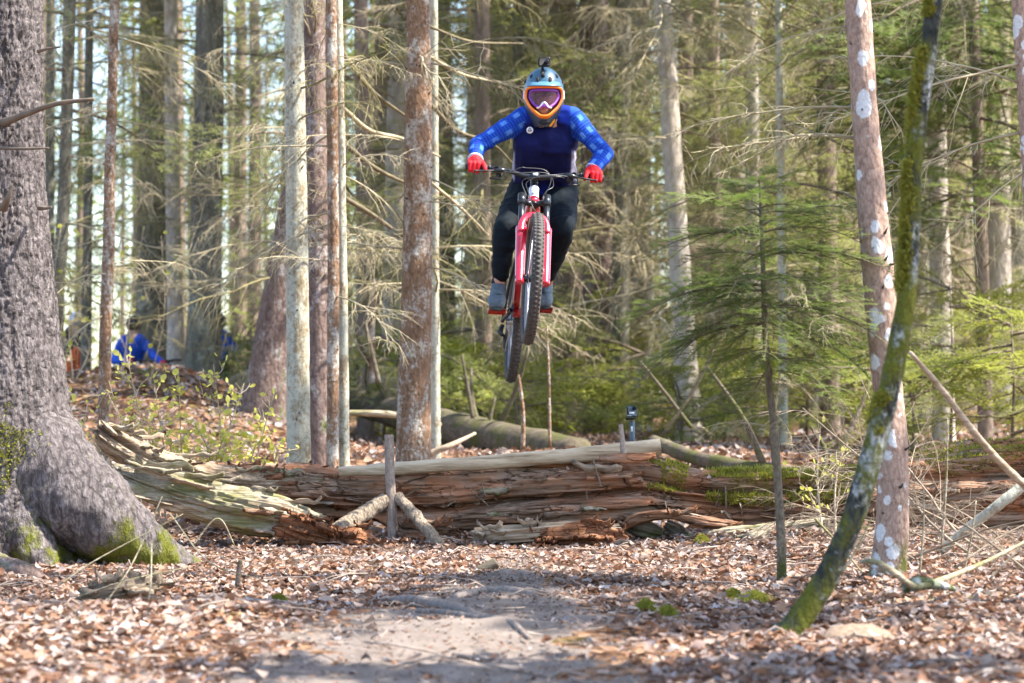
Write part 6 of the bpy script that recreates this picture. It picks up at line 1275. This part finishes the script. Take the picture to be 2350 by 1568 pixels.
V, Fs = ell((c.x, 8.65, MND.location.z-.02), .145, .16, .075, 40, 20); V += (V-np.array([c.x, 8.65, MND.location.z-.02]))*(fbm(V*14, 3)*.16)[:, None]; ob('mound_body', mesh('mound_body', pv(V, MND), Fs, plain('needle_soil', (.20, .14, .095), .95, var=.45, bump=.8, sc=60)), MND)
# moss on the big spruce roots
def moss_mesh(rt, obs, n_, zr, thr, seed, freq=3.2, cond=None):
    rr = np.random.RandomState(seed); P_, N_ = [], []
    for o in obs:
        me = o.data; m = len(me.vertices); co = np.empty(m*3, np.float32); me.vertices.foreach_get('co', co); co = co.reshape(-1, 3)+np.array(tuple(rt.location)); no = np.empty(m*3, np.float32); me.vertex_normals.foreach_get('vector', no); no = no.reshape(-1, 3)
        k = (vn(co*freq+seed, 3)+.4*vn(co*freq*3, 5) > thr) & (co[:, 2] > zr[0]) & (co[:, 2] < zr[1]) & (no[:, 1] < .3)
        if cond is not None: k &= cond(co, no)
        P_.append(co[k]); N_.append(no[k])
    P_, N_ = np.concatenate(P_), np.concatenate(N_)
    if len(P_) == 0: return
    i_ = rr.randint(0, len(P_), n_); jit = rr.normal(0, .006, (n_, 3)); return moss_on(rt, P_[i_]+jit-N_[i_]*.002, N_[i_], .016, seed=seed, wd=.0035)
moss_mesh(BIG, [o for o in BIG.children if o.name.startswith(('trunk', 'root'))], 9000, (.2, .85), .30, 3, 3.2, lambda co, no: (co[:, 0] > -2.62) | (co[:, 2] > .3))
moss_mesh(MOSSY, [o for o in MOSSY.children if o.name.startswith('trunk')], 8000, (0, 3), .05, 5, 5.0, lambda co, no: (no[:, 0] < .35-.55*np.clip(co[:, 2]-.3, 0, 1.2)))


# ---- camera on a stick behind the pole
CAM = root('stick_camera', (P(1451, 945, 15.3).x, 15.3, gzs(P(1451, 945, 15.3).x, 15.3)), 'blue-black round-cornered camera on a selfie stick behind the pale pole', 'camera')
MB().add(*box(P(1450, 945, 15.3), .066, .03, .069, None, .008)).ob('camera_body', M_CAMG, CAM, False)
MB().add(*sweep([P(1456, 937, 15.285), P(1456, 937, 15.272)], [.0135, .0115], 20)).ob('lens', M_CAMB, CAM)
MB().add(*box(P(1450, 948, 15.283), .032, .002, .014)).ob('screen_label', M_WHITE, CAM, False)
MB().add(*box(P(1444, 954, 15.283), .026, .002, .006)).ob('maker_mark', plain('pale_grey_print', (.45, .5, .55), .5), CAM, False)
MB().add(*sweep([P(1451, 966, 15.31), P(1451, 1010, 15.31), P(1451, 1090, 15.33), (CAM.location.x, 15.36, CAM.location.z-.03)], [.015, .0165, .0165, .0165], 14)).ob('stick', M_CAMG, CAM)
MB().add(*box(P(1448, 961, 15.3), .05, .02, .012, None, .003)).add(*sweep([P(1436, 961, 15.29), P(1444, 961, 15.29)], [.009, .009], 10)).ob('mount', M_CAMB, CAM)
MB().add(*box(P(1450, 985, 15.291), .011, .002, .034)).ob('stick_label', M_WHITE, CAM, False)

# ---- three riders waiting on the bank
def person_far(label, d, K, jac, tro, hel, glv=None, vox=.02, pants_skin=False):
    "K: joints in picture coordinates at distance d"
    J = {k: P(v[0], v[1], d+(v[2] if len(v) > 2 else 0)) for k, v in K.items()}; rt = root('person', tuple(P(K['hl'][0], 918+EYE*FPX/d*0+K['hl'][1]-918+170, d)), label, 'person')
    c = [(J['hd'], .095, J['hd']+Vector((0, 0, -.08)), .075), (J['nk'], .06, J['hd'], .06), (J['nk'], .12, J['wa'], .12)]
    for s_ in 'lr': c += [(J['s'+s_], .06, J['e'+s_], .045), (J['e'+s_], .045, J['h'+s_+'2'], .035), (J['nk'], .08, J['s'+s_], .06), (J['h'+s_], .09, J['k'+s_], .06), (J['k'+s_], .06, J['f'+s_], .045), (J['wa'], .11, J['h'+s_], .09), (J['f'+s_], .045, J['f'+s_]+Vector((0, -.14, -.03)), .04), (J['h'+s_+'2'], .04, J['h'+s_+'2']+Vector((0, -.06, -.02)), .035)]
    blob('body', c, M_SKIN, rt, vox, 3)
    c = [(J['nk']+Vector((0, 0, -.12)), .13, J['wa'], .15)]
    for s_ in 'lr': c += [(J['nk']+Vector((0, 0, -.07)), .085, J['s'+s_], .075), (J['s'+s_], .075, J['e'+s_], .065), (J['e'+s_], .065, J['h'+s_+'2'], .05), (mid(J['nk'], J['s'+s_]), .12, mid(J['wa'], J['h'+s_]), .13)]
    blob('jacket', c, jac, rt, vox, 3, lambda co: .01*fbm(co*8, 2))
    c = [(J['wa'], .15, mid(J['hl'], J['hr']), .15)]
    for s_ in 'lr': c += [(J['h'+s_], .11, J['k'+s_], .085), (J['k'+s_], .085, mid(J['k'+s_], J['f'+s_], .85), .062)]
    blob('trousers', c, tro, rt, vox, 3)
    MB().add(*ell(J['hd']+Vector((0, .01, .03)), .125, .15, .125, 20, 12)).ob('helmet', hel, rt)
    if glv:
        for s_ in 'lr': MB().add(*ell(J['h'+s_+'2'], .055, .06, .05, 12, 8)).ob('glove', glv, rt)
    return rt
d = 36.0; M_BLUEJ = plain('royal_blue_jacket', (.008, .075, .50), .8, var=.3, sc=6); M_DARKT = plain('dark_trousers', (.012, .015, .022), .85); M_DKH = plain('dark_helmet', (.018, .02, .02), .5)
person_far('distant rider in bright blue jacket and dark helmet holding a bike on the bank', d, dict(hd=(307, 748), nk=(304, 780), sl=(278, 788), sr=(330, 788), el=(262, 828, -.1), er=(354, 818, -.1), hl2=(298, 828, -.45), hr2=(374, 834, -.4), wa=(298, 838, .1), hl=(285, 850, .15), hr=(315, 850, .15), kl=(280, 905), kr=(322, 905), fl=(276, 965, .1), fr=(326, 965, .1)), M_BLUEJ, M_DARKT, M_DKH, M_GLOVE)
g = G('tan_camo_cloth', .85, .2); g.coords(False); g.base(g.ramp(g.noise(7, 2), [(.42, (.02, .018, .02)), (.5, (.35, .25, .13)), (.6, (.07, .04, .06))], 'CONSTANT')); 
person_far('distant person in patterned dark and tan top with orange shorts, beside the thin grey trunk', 37.0, dict(hd=(176, 738), nk=(175, 762), sl=(156, 768), sr=(194, 768), el=(150, 800), er=(198, 800), hl2=(158, 826, -.2), hr2=(192, 826, -.2), wa=(175, 800), hl=(166, 818), hr=(184, 818), kl=(164, 872), kr=(186, 872), fl=(162, 930), fr=(188, 930)), g.m, plain('orange_white_shorts', (.62, .12, .03), .8, var=.5, sc=9), plain('pale_helmet', (.5, .5, .55), .4, var=.6, sc=14))
person_far('distant person in blue and black mostly hidden behind the thick dark grey trunk', 34.5, dict(hd=(500, 742), nk=(500, 770), sl=(476, 776), sr=(520, 778), el=(470, 820), er=(540, 803, -.1), hl2=(480, 850, -.2), hr2=(548, 800, -.4), wa=(498, 825), hl=(488, 842), hr=(510, 842), kl=(486, 890), kr=(514, 890), fl=(484, 960), fr=(516, 955)), M_BLUEJ, M_DARKT, M_DKH, None)
# the waiting rider's bike: a copy of the first
def copy_tree(o, parent=None):
    c = o.copy(); COL.objects.link(c); c.parent = parent
    for ch in list(o.children): copy_tree(ch, c)
    return c
B2 = copy_tree(BIKE); B2['label'] = 'red bike held by the distant rider in blue, half hidden by the bank'; c = P(300, 960, 36.4); g0 = P(0, 935, 36.7).z-.37
B2.matrix_world = Matrix.Translation((c.x+.1, 36.7, g0+.37))@Matrix.Rotation(R(-68), 4, 'Z')

# ---- unseen trees added right of the view to shade and dapple the trail
for k, (x, y, s) in enumerate(((4.2, 4.6, 1.0), (7.4, 8.8, .95), (5.4, 14.4, .9), (8.2, 14.2, 1.0), (6.6, 17.0, 1.0))):
    g0 = gzs(x, y); rt = root('spruce_tree', (x, y, g0), 'unseen tall spruce added for shade beyond the right edge, %s' % ('nearest the viewer', 'standing back before the log', 'level with the log', 'standing back, level with the log', 'just past the log')[k], 'tree')
    Xt = resample(A((x, y, g0-.1), (x+.05, y, g0+5), (x-.1, y+.1, g0+12), (x, y, g0+19)), 30); V, Fs = sweep(Xt, np.linspace(.17, .03, 30), 14); ob('trunk', mesh('trunk', pv(V, rt), Fs, B_BROWN), rt); o = ob('crown', CROWN[k % 4], rt); o.scale = (s, s, 1); o.rotation_euler = (0, 0, k*1.3); o.location = (0, 0, (-.8, .6, -.3, 1.2)[k % 4])
x, y = 2.9, 7.15; g0 = gzs(x, y); rt = root('young_spruce', (x, y, g0), 'unseen short young spruce added beyond the right edge to shade the trail', 'tree')  # low crown added out of view to shade the bare trail
Xt = resample(A((x, y, g0-.1), (x+.02, y, g0+2), (x-.02, y+.02, g0+3.6), (x, y, g0+5.3)), 20); V, Fs = sweep(Xt, np.linspace(.05, .008, 20), 10); ob('trunk', mesh('trunk', pv(V, rt), Fs, B_SAP), rt); o = ob('crown', CROWN[1], rt); o.scale = (.5, .5, .28); o.location = (0, 0, .1)
